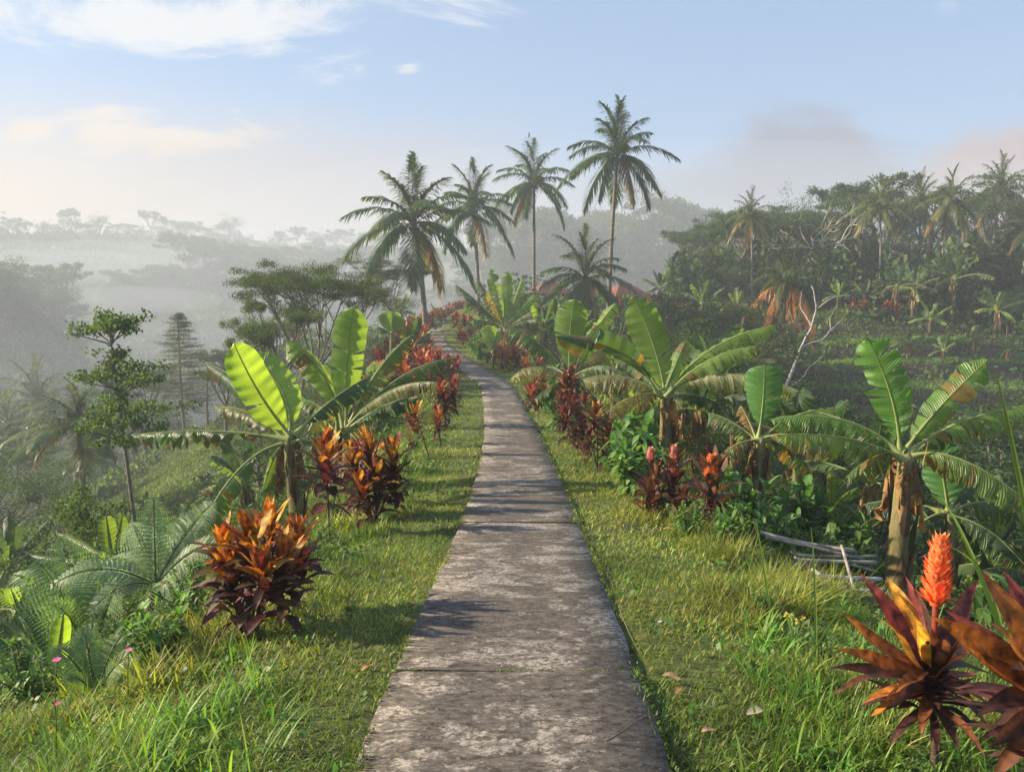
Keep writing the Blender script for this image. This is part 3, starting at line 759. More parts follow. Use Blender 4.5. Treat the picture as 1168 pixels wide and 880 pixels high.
hero_banana('small banana plant on the right slope with one short square-topped upright leaf', 866, 9.6, (866, 502), [
    (872, 416, 0, .26, .0, U(col=(.085, .19, .05), tears=3, bend=(872, 460), base=.2)),
    (966, 466, .3, .2, .12, A(col=Y2, tears=18, face=.3, bend=(905, 462))),
    (950, 520, -.3, .2, .15, A(col=PL, tears=18, bend=(905, 482))),
    (806, 470, .3, .18, .12, A(col=G1, tears=10, bend=(835, 475))),
    (812, 530, -.2, .17, .25, A(col=(.16, .18, .06), tears=12, brown=.5)),
    (845, 462, .3, .12, .1, A(col=(.2, .16, .05), tears=12, brown=.9)),
    (925, 540, .4, .18, .25, A(col=G2, tears=10)),
], r0=.085, dead=6, seed=23, deadL=.5)
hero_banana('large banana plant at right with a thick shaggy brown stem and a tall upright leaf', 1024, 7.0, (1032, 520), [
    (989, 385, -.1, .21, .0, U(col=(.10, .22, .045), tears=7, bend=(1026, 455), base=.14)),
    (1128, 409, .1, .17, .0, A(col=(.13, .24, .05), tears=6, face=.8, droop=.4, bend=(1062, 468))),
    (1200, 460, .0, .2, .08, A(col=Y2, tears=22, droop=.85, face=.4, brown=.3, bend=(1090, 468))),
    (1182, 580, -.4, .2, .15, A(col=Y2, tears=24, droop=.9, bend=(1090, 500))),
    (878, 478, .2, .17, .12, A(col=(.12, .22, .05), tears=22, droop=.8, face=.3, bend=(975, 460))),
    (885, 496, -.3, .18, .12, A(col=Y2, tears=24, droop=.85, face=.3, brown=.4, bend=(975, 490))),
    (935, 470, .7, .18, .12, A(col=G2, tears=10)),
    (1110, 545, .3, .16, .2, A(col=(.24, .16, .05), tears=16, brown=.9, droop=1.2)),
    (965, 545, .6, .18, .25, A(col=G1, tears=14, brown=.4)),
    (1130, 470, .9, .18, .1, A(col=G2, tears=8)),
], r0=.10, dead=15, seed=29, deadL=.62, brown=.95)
hero_banana("young banana plant low at the right edge, dark leaves in the big one's shade", 1085, 7.8, (1080, 585), [
    (1066, 500, .0, .24, .0, U(col=(.07, .17, .05), tears=2, bend=(1078, 550))),
    (1180, 585, .2, .2, .15, A(col=G1, tears=14, bend=(1120, 560))),
    (1185, 655, -.3, .2, .2, A(col=G1, tears=14, bend=(1125, 590))),
    (1120, 530, .6, .2, .1, A(col=G2, tears=8)),
    (985, 575, .4, .2, .2, A(col=G2, tears=10)),
    (1010, 650, -.2, .18, .3, A(col=G2, tears=8)),
    (1150, 700, .1, .18, .3, A(col=G2, tears=8)),
], r0=.07, dead=0, seed=37, brown=.2)
hero_banana('banana clump right of the far bend of the path with many narrow upright leaves', 592, 36, (576, 376), [
    (560, 306, 0, .35, .0, U(col=Y2, tears=5)), (579, 310, .4, .35, .0, U(col=Y2, tears=4)), (596, 318, .3, .35, .0, A(col=Y2, face=.6)),
    (612, 330, .3, .4, .05, A(col=Y2)), (628, 345, 0, .4, .12, A(col=PL)), (632, 365, -.5, .4, .2, A(col=G1)), (530, 338, .3, .45, .1, A(col=G2)),
    (538, 365, 0, .45, .2, A(col=G2)), (545, 318, .6, .4, .05, A(col=G1)), (520, 325, 1, .4, .1, A(col=G2)), (600, 385, -.6, .4, .3, A(col=G2)), (556, 332, -.6, .2, 0, A(col=(.3, .28, .06), brown=.8)),
], r0=.2, dead=7, seed=41, deadL=1.6, brown=.3)
hero_banana('young banana plant with one bright paddle leaf beside the red crotons at the path bend', 562, 33, (562, 402), [
    (557, 371, 0, .38, .0, U(col=Y1, tears=0)), (569, 378, .1, .18, .0, U(col=Y2, tears=0)), (550, 397, .2, .2, .1, A(col=G1)), (576, 394, .3, .2, .1, A(col=G1)),
], r0=.06, dead=0, seed=43, brown=.1)
hero_banana('young banana sprout standing above the left hedge of red crotons', 447, 27, (447, 380), [
    (439, 356, 0, .3, .0, U(col=Y2, tears=0)), (449, 355, .1, .28, .0, U(col=Y1, tears=0)), (458, 362, 0, .25, .05, U(col=Y2, tears=0)), (430, 372, 0, .25, .1, A(col=G1)), (464, 374, .2, .25, .1, A(col=G1)),
], r0=.08, dead=0, seed=47, brown=.1)
hero_banana('young banana sprout standing where the path disappears to the right', 535, 56, (534.5, 358), [
    (533, 345, 0, .3, .0, U(col=Y1, tears=0)), (536, 347, .1, .3, .0, U(col=Y2, tears=0)), (530, 353, .1, .3, .1, A(col=Y2))], r0=.1, dead=0, seed=48, brown=.1)
# --- left low young plants
hero_banana('young banana plant low on the left slope with two upright lit leaves', 128, 7.2, (128, 640), [
    (121, 588, 0, .09, .0, U(col=Y2, tears=2)), (139, 588, .1, .08, .0, U(col=Y2, tears=2)), (66, 608, .2, .07, .1, A(col=Y2, tears=2, face=.6)),
    (112, 636, -.2, .07, .0, U(col=Y1, tears=0)), (34, 632, .1, .08, .1, A(col=G1, tears=4, face=.5, bend=(75, 640)))], r0=.04, dead=0, seed=51, brown=.1)
hero_banana('young banana sprout at the left edge with three bright narrow leaves', 18, 6.4, (20, 694), [
    (0, 672, 0, .06, .0, U(col=Y1, tears=0)), (12, 670, -.1, .06, .0, U(col=Y1, tears=0)), (35, 652, 0, .045, .0, U(col=Y2, tears=1)), (-30, 700, 0, .06, .1, A(col=Y2, tears=2)), (60, 700, .1, .05, .1, A(col=G1, tears=2))], r0=.03, dead=0, seed=53, brown=.1)
hero_banana('broad leaved young banana plant in the left foreground half hidden by ferns', 45, 4.6, (60, 800), [
    (-10, 705, 0, .07, .2, A(col=G1, tears=3, face=.5, bend=(35, 715))), (72, 700, .1, .06, .0, U(col=Y1, tears=0)), (-20, 770, 0, .07, .2, A(col=G1, tears=2)), (130, 770, .2, .06, .2, A(col=G1, tears=2))], r0=.02, dead=0, seed=57, brown=.1)

# generic banana kits for mid distance
def banana_kit(seed, H=2.2, nl=11, Ll=2.0, hw=.27, cols=(G1, G2, Y2), dead=5):
    r = np.random.RandomState(seed); kit = []
    top = np.array([0, 0, H]); kit.append(('stem', pseudostem(np.array([0, 0, -.3]), top, .12, True, seed).mesh('banana_stem', M['stem'], True)))
    for k in range(nl):
        a = k * 2.399 + r.uniform(-.3, .3); q = (k + .5) / nl
        el = R(85 - 95 * q + r.uniform(-8, 8)); L = Ll * r.uniform(.75, 1.15) * (.85 if k == 0 else 1)
        d = np.array([math.cos(a) * math.cos(el), math.sin(a) * math.cos(el), math.sin(el)])
        hz_ = np.array([math.cos(a), math.sin(a), 0])
        P2 = top + d * L - ZU * L * .22 * q; P1 = top + (d * .5 + hz_ * .02 + ZU * .22 * q) * L
        c = cols[r.randint(len(cols))]
        g = banana_leaf(top, P1, P2, hw * r.uniform(.8, 1.15), .35 + .6 * q, .0 if q > .3 else .6, int(3 + 12 * q), .15, c, .25 if q > .6 else 0, seed * 77 + k, nst=20, across=3, ribr=.02)
        kit.append(('leaf', g.mesh('banana_leaf_blade', BMATS, True)))
    if dead: kit.append(('dead_leaves', skirt(top, .12, 1.2, dead, seed).mesh('banana_dead_leaves', M['dry'], True)))
    return kit
BK = [banana_kit(101), banana_kit(102, 1.6, 9, 1.7), banana_kit(103, 2.8, 12, 2.3, .3, (G2, G2, G1)), banana_kit(104, 1.0, 8, 1.5, .2, (Y2, G1))]
def bananas(lst, grp, labf):
    for i, (px, d, s, k) in enumerate(lst):
        spawn(BK[k], 'banana_plant', labf(i), 'banana plant', ground(px, d), rs.rand() * 6.28, s, grp)

# ------------------------------------------------------------------ PALMS
def frond(g, P0, P1, P2, ll=.8, nl=52, col=(.05, .09, .03), w=.045, sag=.5, seed=0, ribc=(.16, .15, .05)):
    r = np.random.RandomState(seed); n = 14; sp_ = bez(P0, P1, P2, n); tube(g, sp_, np.linspace(.035, .008, n), 4, ribc, 1, False)
    t = np.linspace(.12, .99, nl); t_ = np.repeat(t, 2); sg = np.tile([-1, 1], nl)
    P = (1 - t_[:, None]) ** 2 * P0 + 2 * (t_ * (1 - t_))[:, None] * P1 + (t_ ** 2)[:, None] * P2
    T = nrm(2 * (1 - t_[:, None]) * (P1 - P0) + 2 * t_[:, None] * (P2 - P1))
    S = np.cross(T, ZU); S[np.linalg.norm(S, axis=1) < .2] = [1, 0, 0]; S = nrm(S) * sg[:, None]
    up_ = nrm(np.cross(S * sg[:, None], T))
    up_ *= np.where(up_[:, 2:] < 0, -1, 1)
    D = nrm(S * (.9 - .35 * t_[:, None]) + T * (.35 + .6 * t_[:, None]) + up_ * r.uniform(-.05, .35, (len(t_), 1)))
    Ln = ll * np.sin(PI * np.clip(t_ * .86 + .10, 0, 1)) ** .6 * r.uniform(.85, 1.12, len(t_))
    blades(g, P, D, Ln, w * r.uniform(.8, 1.2, len(t_)), sag * r.uniform(.6, 1.4, len(t_)), 3, jit(col, len(t_), .25, .1), prof=lambda t: np.array([.7, 1, .75, .12]))
PMATS = [M['palm'], M['bark']]
def palm_kit(seed, H=10, bend=(0, 0), nf=22, Lf=4.2, r0=.17, dry=3, lo=-48, hi=88, dens=44, col=(.055, .10, .03), drycol=(.20, .14, .05), nuts=True, yel=.08, parts_of=None):
    r = np.random.RandomState(seed); top = np.array([bend[0], bend[1], H])
    n = 26; t = np.linspace(0, 1, n)[:, None]; ctl = np.array([bend[0] * .15, bend[1] * .15, H * .55]); tr = bez(np.array([0, 0, -.4]), ctl, top, n)
    rad = r0 * (1 - .42 * t[:, 0]) * (1 + .06 * np.sin(np.arange(n) * 2.4)) + r0 * .5 * np.exp(-t[:, 0] * 14)
    gt = G(); cc = np.array([.20, .165, .125]) * (1 + .25 * (r.rand(n, 1) - .5)); tube(gt, tr, rad, 10, cc)
    # ring scars
    for k in range(int(H * 3)):
        z = k / (H * 3); p = tr[int(z * (n - 1))] * 1.0; q = (1 - z) ** 2 * tr[0] + 2 * z * (1 - z) * ctl + z * z * top
        rr = r0 * (1 - .42 * z) * 1.07 + r0 * .5 * math.exp(-z * 14); tube(gt, np.array([q, q + ZU * .03]), rr, 10, (.10, .08, .06), 0, False)
    kit = [('trunk', gt.mesh('palm_trunk', M['bark'], True))]
    gc = G(); gd = G(); ax = nrm(top - ctl)
    for k in range(nf):
        q = k / (nf - 1); a = k * 2.399 + r.uniform(-.25, .25); el = R(hi + (lo - hi) * q ** .95 + r.uniform(-9, 9)); L = Lf * r.uniform(.85, 1.1) * (1.08 - .08 * min(1, q * 4))
        h_ = np.array([math.cos(a), math.sin(a), 0]); d = h_ * math.cos(el) + ZU * math.sin(el)
        d0 = nrm(h_ * math.cos(el + .35) + ZU * math.sin(el + .35) + ax * .1)
        P2 = top + d * L - ZU * L * (.06 + .17 * math.cos(el)); P1 = top + d0 * L * .55
        dead = k >= nf - dry
        c = np.array(drycol if dead else col) * (1 if dead else r.uniform(.85, 1.2))
        if not dead and r.rand() < yel: c = np.array([.13, .13, .04])
        frond(gd if dead else gc, top, P1, P2, Lf * .25 * (1 if not dead else .8), dens, c, .105 * Lf / 4.2, .55 if not dead else 1.2, seed * 50 + k)
    kit.append(('crown', gc.mesh('palm_crown', PMATS)))
    if dry: kit.append(('dead_fronds', gd.mesh('palm_dead_fronds', PMATS)))
    if nuts:
        gn = G()
        for k in range(9):
            a = k * .7 + r.rand() * .2; c0 = top + np.array([math.cos(a) * .24, math.sin(a) * .24, -.25 - .12 * r.rand()]); rr = .13
            ph = np.linspace(-1, 1, 7); tube(gn, c0 + np.outer(ph * rr * 1.15, ZU), np.maximum(rr * np.sqrt(np.clip(1 - ph ** 2, 0, 1)), .01), 8, (.17, .12, .03) if r.rand() < .6 else (.08, .10, .03))
        kit.append(('coconuts', gn.mesh('coconuts', M['banana_rib'], True)))
    return kit
# the five palms on the ridge
def ridge_palm(label, base_px, d, crown, Lf, seed, top_py=None, **kw):
    b = ground(base_px, d); c = at(crown[0], crown[1], d)
    kit = palm_kit(seed, c[2] - b[2], (c[0] - b[0], rs.uniform(-.3, .3)), Lf=Lf, **kw)
    return spawn(kit, 'palm_tree', label, 'palm tree', b, 0, 1.0, 'coconut palms on the ridge')
ridge_palm('leftmost coconut palm of the ridge, leaning, its base among the red crotons', 486, 50, (475, 258), 4.9, 61, nf=25, r0=.20, dry=1, dens=56)
ridge_palm('second coconut palm from the left on the ridge, crown overlapping its larger neighbour', 546, 66, (541, 240), 4.5, 62, nf=24, r0=.19, dry=1, dens=46)
ridge_palm('straight coconut palm between the overlapping pair and the tallest one', 609, 70, (608.5, 212), 4.3, 63, nf=23, r0=.19, dry=1, dens=46)
ridge_palm('tallest coconut palm with a very long thin trunk rising above the red roofed houses', 693, 55, (701, 181), 4.2, 64, nf=24, r0=.19, dry=1, dens=50, lo=-56)
ridge_palm('short dark coconut palm directly left of the tallest palm trunk', 664, 52, (666, 318), 3.9, 65, nf=24, r0=.2, dry=2, dens=44, lo=-60, yel=0)
PK = [palm_kit(71, 12, (.6, .2), 26, 3.8, .17, 3, dens=34, col=(.10, .135, .045)), palm_kit(72, 12, (-.8, 0), 24, 3.5, .16, 4, lo=-65, dens=34, col=(.11, .135, .045)), palm_kit(73, 12, (.2, .5), 28, 4.0, .18, 2, dens=34, col=(.085, .125, .04))]
def palm_on(px, d, crown_py, k, label, s_=None, grp='palms on the right hillside'):
    b = ground(px, d); H = at(px, crown_py, d)[2] - b[2]; s = H / 12.
    w = s_ if s_ else 1.0
    kz = [(n_, me) for n_, me in PK[k]]
    return spawn(kz, 'palm_tree', label, 'palm tree', b, rs.rand() * 6.28, (max(s, .75) * w, max(s, .75) * w, s), grp)
hill = [(857, 66, 246, 1, 'pale palm at the left end of the right hillside tree line'),
        (964, 72, 262, 2, 'bushy palm behind the pale leafless crown on the right hillside'),
        (1002, 64, 238, 0, 'palm with a slim bare trunk standing at the top edge of the green terraces'),
        (1066, 62, 232, 1, 'tallest palm of the right hillside, its trunk leaning left into the banana plants'),
        (1126, 74, 222, 2, 'palm crown between the tallest hillside palm and the right edge'),
        (1160, 60, 262, 0, 'palm at the right edge of the photo in front of the hillside trees'),
        (1108, 62, 300, 2, 'short palm with a pale bare trunk near the right edge above the terraces'),
        (934, 78, 262, 1, 'small palm behind the leafless pale tree'),
        (905, 76, 285, 0, 'low palm left of the leafless pale tree'),
        (1045, 82, 236, 2, 'palm half hidden behind the tallest hillside palm'),
        (980, 84, 240, 1, 'palm with raised fronds at the skyline left of the slim bare trunked palm'),
        (882, 44, 410, 1, 'low drooping grey palm under the orange fronded one'),
        (812, 92, 290, 0, 'hazy small palm at the far end of the hillside tree line')]
for px, d, cy, k, lb in hill: palm_on(px, d, cy, k, lb, .9)
ok = palm_kit(77, 5, (.2, 0), 20, 2.5, .13, 6, lo=-60, dens=34, col=(.055, .085, .035), drycol=(.34, .15, .04))
b = ground(888, 46); spawn(ok, 'palm_tree', 'low palm with a skirt of orange dead fronds on the right slope', 'palm tree', b, .4, (1, 1, (at(888, 325, 46)[2] - b[2]) / 5), 'palms on the right hillside')
palm_on(100, 31, 478, 2, 'hazy palm standing on the left slope beside the slender layered tree', .95, 'palms in the left valley')
palm_on(96, 44, 520, 0, 'smaller orange tinted palm behind the larger palm on the left slope', .8, 'palms in the left valley')
palm_on(18, 66, 486, 2, 'faint palm near the left edge in the valley mist', .9, 'palms in the left valley')
palm_on(62, 74, 470, 1, 'faint palm left of the slender layered tree in the valley mist', .9, 'palms in the left valley')
palm_on(48, 90, 455, 0, 'faintest small palm in the misty valley above the left tree canopy', .9, 'palms in the left valley')

# ------------------------------------------------------------------ TREES
def limb(g, a, b, r0, r1, wob, n=7, col=(.16, .13, .10), sag=0.):
    t = np.linspace(0, 1, n)[:, None]; p = a * (1 - t) + b * t; p = p + np.sin(t * PI) * (rs.randn(3) * wob) ; p[:, 2] += sag * np.sin(t[:, 0] * PI)
    tube(g, p, np.linspace(r0, r1, n), 7, col); return p
def cluster(g, c, rx, rz_, n, s, col, up=1.0, shell=.5):
    v = rs.randn(n, 3); v = nrm(v) * (rs.rand(n, 1) ** shell); P = c + v * np.array([rx, rx, rz_])
    P[:, 2] += .15 * rz_ * rs.randn(n)
    diamonds(g, P, rdir(n, .1), rdir(n, up), s * rs.uniform(.7, 1.3, n) * 1.5, s * rs.uniform(.7, 1.3, n), jit(col, n, .35, .12))
def tree_kit(kind, H, seed, lf=1.0, dens=1.0, col=(.05, .085, .03), bark=(.17, .14, .11)):
    global rs
    keep = rs; rs = np.random.RandomState(seed); g = G(); gl = G(); o = np.array([0, 0, -.6])
    tips = []
    if kind in ('umbrella', 'tall'):
        fork = H * (.38 if kind == 'umbrella' else .55); R_ = H * (.62 if kind == 'umbrella' else .30)
        top = np.array([rs.randn() * .03 * H, rs.randn() * .03 * H, fork]); limb(g, o, top, H * .022, H * .015, H * .02, 10, bark)
        nb = 8 if kind == 'umbrella' else 7
        for k in range(nb):
            a = k * 6.283 / nb + rs.uniform(-.35, .35); rr = R_ * rs.uniform(.45, 1.0); hh = H * rs.uniform(.78, .99) - rr * .12
            e = np.array([math.cos(a) * rr, math.sin(a) * rr, hh]); p = limb(g, top - ZU * H * rs.uniform(0, .1), e, H * .010, H * .0035, H * .03, 9, bark, -H * .03)
            for j in range(5 if kind == 'umbrella' else 4):
                q = p[rs.randint(4, 8)]; e2 = e + np.array([rs.randn() * R_ * .26, rs.randn() * R_ * .26, rs.randn() * H * .035]); limb(g, q, e2, H * .005, H * .0018, H * .015, 5, bark); tips.append(e2)
            tips.append(e)
        for e in tips:
            fl = .16 if kind == 'umbrella' else .42; rx = R_ * rs.uniform(.16, .27)
            for _ in range(3): cluster(gl, e + rs.randn(3) * np.array([rx * .7, rx * .7, rx * .15]), rx * .75, rx * fl * 1.1, int(130 * dens), .10 * lf * (H / 10), col, 1.6)
    elif kind == 'layered':
        top = np.array([0, 0, H]); limb(g, o, top, H * .011, H * .003, H * .004, 12, bark)
        for z, rr, nb in ((.985, .07, 5), (.95, .13, 7), (.84, .05, 3), (.80, .19, 9), (.70, .06, 3), (.66, .22, 10), (.60, .12, 4)):
            for k in range(nb):
                a = rs.rand() * 6.28; q = rr * H * rs.uniform(.55, 1.15); dz = rs.uniform(-.03, .03) * H; e = np.array([math.cos(a) * q, math.sin(a) * q, z * H + dz]); p = limb(g, np.array([0, 0, z * H - q * .35]), e, H * .003, H * .001, H * .006, 6, bark)
                for f in (1., .8, .6, .4): cluster(gl, e * np.array([f, f, 1]) + rs.randn(3) * np.array([.18, .18, .10]), (.035 + .02 * rs.rand()) * H, .017 * H, int(34 * dens), .05 * lf * (H / 10), col, 1.2)
    elif kind == 'conifer':
        top = np.array([0, 0, H]); limb(g, o, top, H * .012, H * .003, H * .004, 10, bark)
        for z in np.linspace(.30, .99, 24):
            R2 = H * .30 * (1 - z) ** .7 + .02 * H
            for k in range(9):
                a = rs.rand() * 6.28; q = R2 * rs.uniform(.6, 1.1); e = np.array([math.cos(a) * q, math.sin(a) * q, z * H + q * .05]); limb(g, np.array([0, 0, z * H]), e, H * .0025, H * .0008, 0, 4, bark)
                for f in (1., .66, .35): cluster(gl, e * np.array([f, f, 1]) + rs.randn(3) * H * .006, q * .30 + .012 * H, H * .011, int(34 * dens), .05 * lf * (H / 10), col, 1.8)
    elif kind == 'round':
        top = np.array([rs.randn() * .04 * H, rs.randn() * .04 * H, H * .55]); limb(g, o, top, H * .028, H * .016, H * .02, 8, bark); R_ = H * .36
        for k in range(15):
            v = nrm(rs.randn(3)); v[2] = abs(v[2]) * .9 - .25; e = np.array([0, 0, H * .64]) + v * np.array([R_, R_, H * .36]) * rs.uniform(.55, 1.05)
            p = limb(g, top - ZU * H * rs.uniform(0, .25), e, H * .009, H * .003, H * .02, 6, bark)
            for _ in range(4): cluster(gl, e + rs.randn(3) * R_ * .2, R_ * rs.uniform(.16, .30), R_ * rs.uniform(.12, .22), int(120 * dens), .085 * lf * (H / 10), col, .9)
    elif kind == 'column':
        top = np.array([rs.randn() * .03 * H, 0, H * .9]); limb(g, o, top, H * .018, H * .006, H * .02, 8, bark)
        for k in range(20):
            z = rs.uniform(.3, 1.); q = H * .2 * math.sin(PI * (z * .75 + .1)) * rs.uniform(.5, 1.1); a = rs.rand() * 6.28; e = np.array([math.cos(a) * q, math.sin(a) * q, z * H]); limb(g, np.array([0, 0, z * H - q * .5]), e, H * .005, H * .002, H * .01, 5, bark)
            for _ in range(3): cluster(gl, e + rs.randn(3) * H * .03, H * rs.uniform(.05, .09), H * rs.uniform(.03, .06), int(100 * dens), .075 * lf * (H / 10), col, .8)
    elif kind == 'bare':
        top = np.array([.02 * H, 0, H * .5]); limb(g, o, top, H * .018, H * .011, H * .03, 10, bark)
        def br(p, d, L, r_, lv):
            e = p + d * L; q = limb(g, p, e, r_, r_ * .5, L * .12, 6, bark)
            if lv: 
                for _ in range(2 + (lv > 1)): br(q[rs.randint(3, 6)], nrm(d + rs.randn(3) * .55), L * rs.uniform(.55, .8), r_ * .55, lv - 1)
        for k in range(4): 
            a = k * 1.57 + rs.rand(); br(top - ZU * H * rs.uniform(0, .16), nrm(np.array([math.cos(a) * .7, math.sin(a) * .7, 1])), H * .28, H * .009, 3)
    rs = keep
    return [('trunk', g.mesh('tree_trunk', M['bark'], True))] + ([('crown', gl.mesh('tree_crown', M['tree']))] if gl.V else [])
TK = {}
def tk(kind, seed, **kw):
    k = (kind, seed)
    if k not in TK: TK[k] = tree_kit(kind, 10, seed, **kw)
    return TK[k]
for sd_ in (1, 2): tk('umbrella', sd_, dens=.9, lf=.9); 
for sd_ in (1, 2, 3): tk('round', sd_); tk('tall', sd_)
tk('column', 1); tk('column', 2); tk('conifer', 1, dens=.9); tk('layered', 1)
def plant_tree(px, d, top_py, kind, seed, label, grp=None, wid=1.0, name=None, sink=0.):
    b = ground(px, d); H = min(at(px, top_py, d)[2] - b[2] + sink, 17.5); s = H / 10.
    nm = name or {'umbrella': 'umbrella_tree', 'tall': 'tall_tree', 'layered': 'layered_tree', 'conifer': 'conifer_tree', 'round': 'broadleaf_tree', 'column': 'slender_tree', 'bare': 'leafless_tree'}[kind]
    return spawn(TK[(kind, seed)], nm, label, 'tree', b - ZU * sink, rs.rand() * 6.28, (s * wid, s * wid, s), grp)
# left slope trees, individually
hl = tree_kit('umbrella', 10, 31, dens=2.2, lf=.62, col=(.055, .085, .028)); b = ground(362, 34); H = at(362, 286, 34)[2] - b[2]
spawn(hl, 'umbrella_tree', 'broad flat topped tree with spreading pale limbs left of the leftmost ridge palm', 'tree', b, .5, (H / 10 * .62, H / 10 * .62, H / 10), 'flat topped trees')
hl = tree_kit('umbrella', 10, 32, dens=1.6, lf=.7, col=(.05, .08, .028)); b = ground(448, 52); H = at(448, 292, 52)[2] - b[2]
spawn(hl, 'umbrella_tree', 'flat topped tree right behind the leftmost ridge palm', 'tree', b, 2.5, (H / 10 * .7, H / 10 * .7, H / 10), 'flat topped trees')
hl = tree_kit('tall', 10, 33, dens=1.6, lf=.6, col=(.055, .085, .03)); b = ground(318, 30); H = at(318, 335, 30)[2] - b[2]
spawn(hl, 'tall_tree', 'thin trunked tree below the left edge of the broad flat topped tree', 'tree', b, 1.5, (H / 10 * .8, H / 10 * .8, H / 10))
hl = tree_kit('layered', 10, 34, dens=1.05, lf=1.9, col=(.06, .095, .03)); b = ground(166, 17); H = at(150, 357, 17)[2] - b[2]
spawn(hl, 'layered_tree', 'slender tree with three flat tiers of dark leaves on the left slope', 'tree', b, .3, (H / 10 * .84, H / 10 * .84, H / 10), tilt=(0, R(-3)))
hl = tree_kit('conifer', 10, 35, dens=1.4, lf=.8, col=(.06, .08, .045)); b = ground(212, 56); H = at(207, 357, 56)[2] - b[2]
spawn(hl, 'conifer_tree', 'hazy grey cone shaped tree behind the slender layered tree', 'tree', b, .3, (H / 10 * 1.15, H / 10 * 1.15, H / 10))
sm = tree_kit('round', 10, 36, dens=1.0, lf=1.5, col=(.07, .11, .035)); b = ground(95, 11.5); H = at(95, 548, 11.5)[2] - b[2]
spawn(sm, 'small_tree', 'small tree with large hanging leaves above the young banana on the left slope', 'tree', b, .3, (H / 10 * .75, H / 10 * .75, H / 10))
leftmid = [(30, 34, 520, 'round', 1), (-30, 30, 500, 'round', 2), (70, 40, 505, 'round', 3), (-10, 24, 585, 'round', 3), (215, 27, 545, 'round', 2), (250, 33, 560, 'round', 1), (262, 40, 415, 'tall', 2), (285, 44, 430, 'round', 3),
           (170, 62, 420, 'tall', 3), (238, 66, 400, 'column', 1), (275, 70, 390, 'tall', 1), (150, 75, 430, 'round', 1), (120, 70, 440, 'column', 2), (320, 60, 365, 'tall', 3), (395, 40, 350, 'round', 1), (425, 38, 372, 'round', 2), (345, 48, 372, 'round', 3),
           (300, 36, 400, 'column', 1), (410, 62, 320, 'tall', 2), (455, 66, 330, 'round', 1), (372, 28, 425, 'round', 2), (335, 24, 450, 'round', 1), (290, 22, 480, 'round', 3), (60, 55, 478, 'column', 1), (5, 48, 500, 'tall', 3)]
nmz = dict(round='bushy', tall='long trunked', column='narrow', umbrella='flat topped')
def place_word(px, py):
    h = 'far left' if px < 100 else 'left' if px < 300 else 'centre left' if px < 480 else 'centre' if px < 690 else 'centre right' if px < 860 else 'right' if px < 1050 else 'far right'
    return h
for i, (px, d, ty, k, s_) in enumerate(leftmid):
    plant_tree(px, d, ty, k, s_, f'{rank(leftmid, i, lambda q: q[3])} {nmz[k]} green tree among the trees of the left slope', 'trees on the left slope', 1.15)
# right hillside tree line
TR = [(838, 74, 238, 'tall', 1), (862, 80, 232, 'umbrella', 1), (880, 78, 236, 'umbrella', 2), (905, 76, 222, 'round', 1), (925, 72, 224, 'umbrella', 2), (948, 76, 232, 'round', 3), (975, 80, 206, 'tall', 2), (958, 84, 228, 'round', 2),
      (1020, 82, 238, 'round', 1), (1040, 78, 228, 'round', 2), (1056, 86, 218, 'tall', 3), (1085, 80, 236, 'round', 3), (1105, 84, 222, 'round', 1), (1135, 80, 228, 'round', 2), (1152, 72, 208, 'umbrella', 1), (1180, 74, 216, 'round', 3), (1200, 70, 220, 'tall', 1),
      (985, 72, 272, 'round', 2), (1025, 74, 280, 'column', 1), (1060, 70, 290, 'round', 1), (1095, 66, 268, 'column', 2), (1130, 68, 262, 'round', 3), (1165, 66, 270, 'round', 1), (1105, 63, 300, 'layered', 1), (820, 72, 270, 'round', 2), (835, 66, 292, 'round', 1),
      (868, 68, 280, 'round', 3), (895, 64, 288, 'round', 2), (940, 68, 285, 'round', 1), (1190, 62, 300, 'round', 2), (1150, 56, 330, 'round', 1), (790, 95, 262, 'tall', 2), (805, 100, 255, 'tall', 3)]
for i, (px, d, ty, k, s_) in enumerate(TR):
    plant_tree(px, d, ty, k, s_, f'{rank(TR, i, lambda q: (q[3], q[2] < 245))} {nmz.get(k, "tiered")} dark tree of the right hillside, {"on the skyline" if ty < 245 else "below the skyline"}', 'trees on the right hillside', {'umbrella': .75, 'tall': 1.0, 'round': .8}.get(k, 1.))
TK[('bare', 9)] = tree_kit('bare', 10, 9, bark=(.42, .38, .32))
plant_tree(930, 68, 232, 'bare', 9, 'leafless pale grey branched tree in the right hillside tree line', None, 1.2)
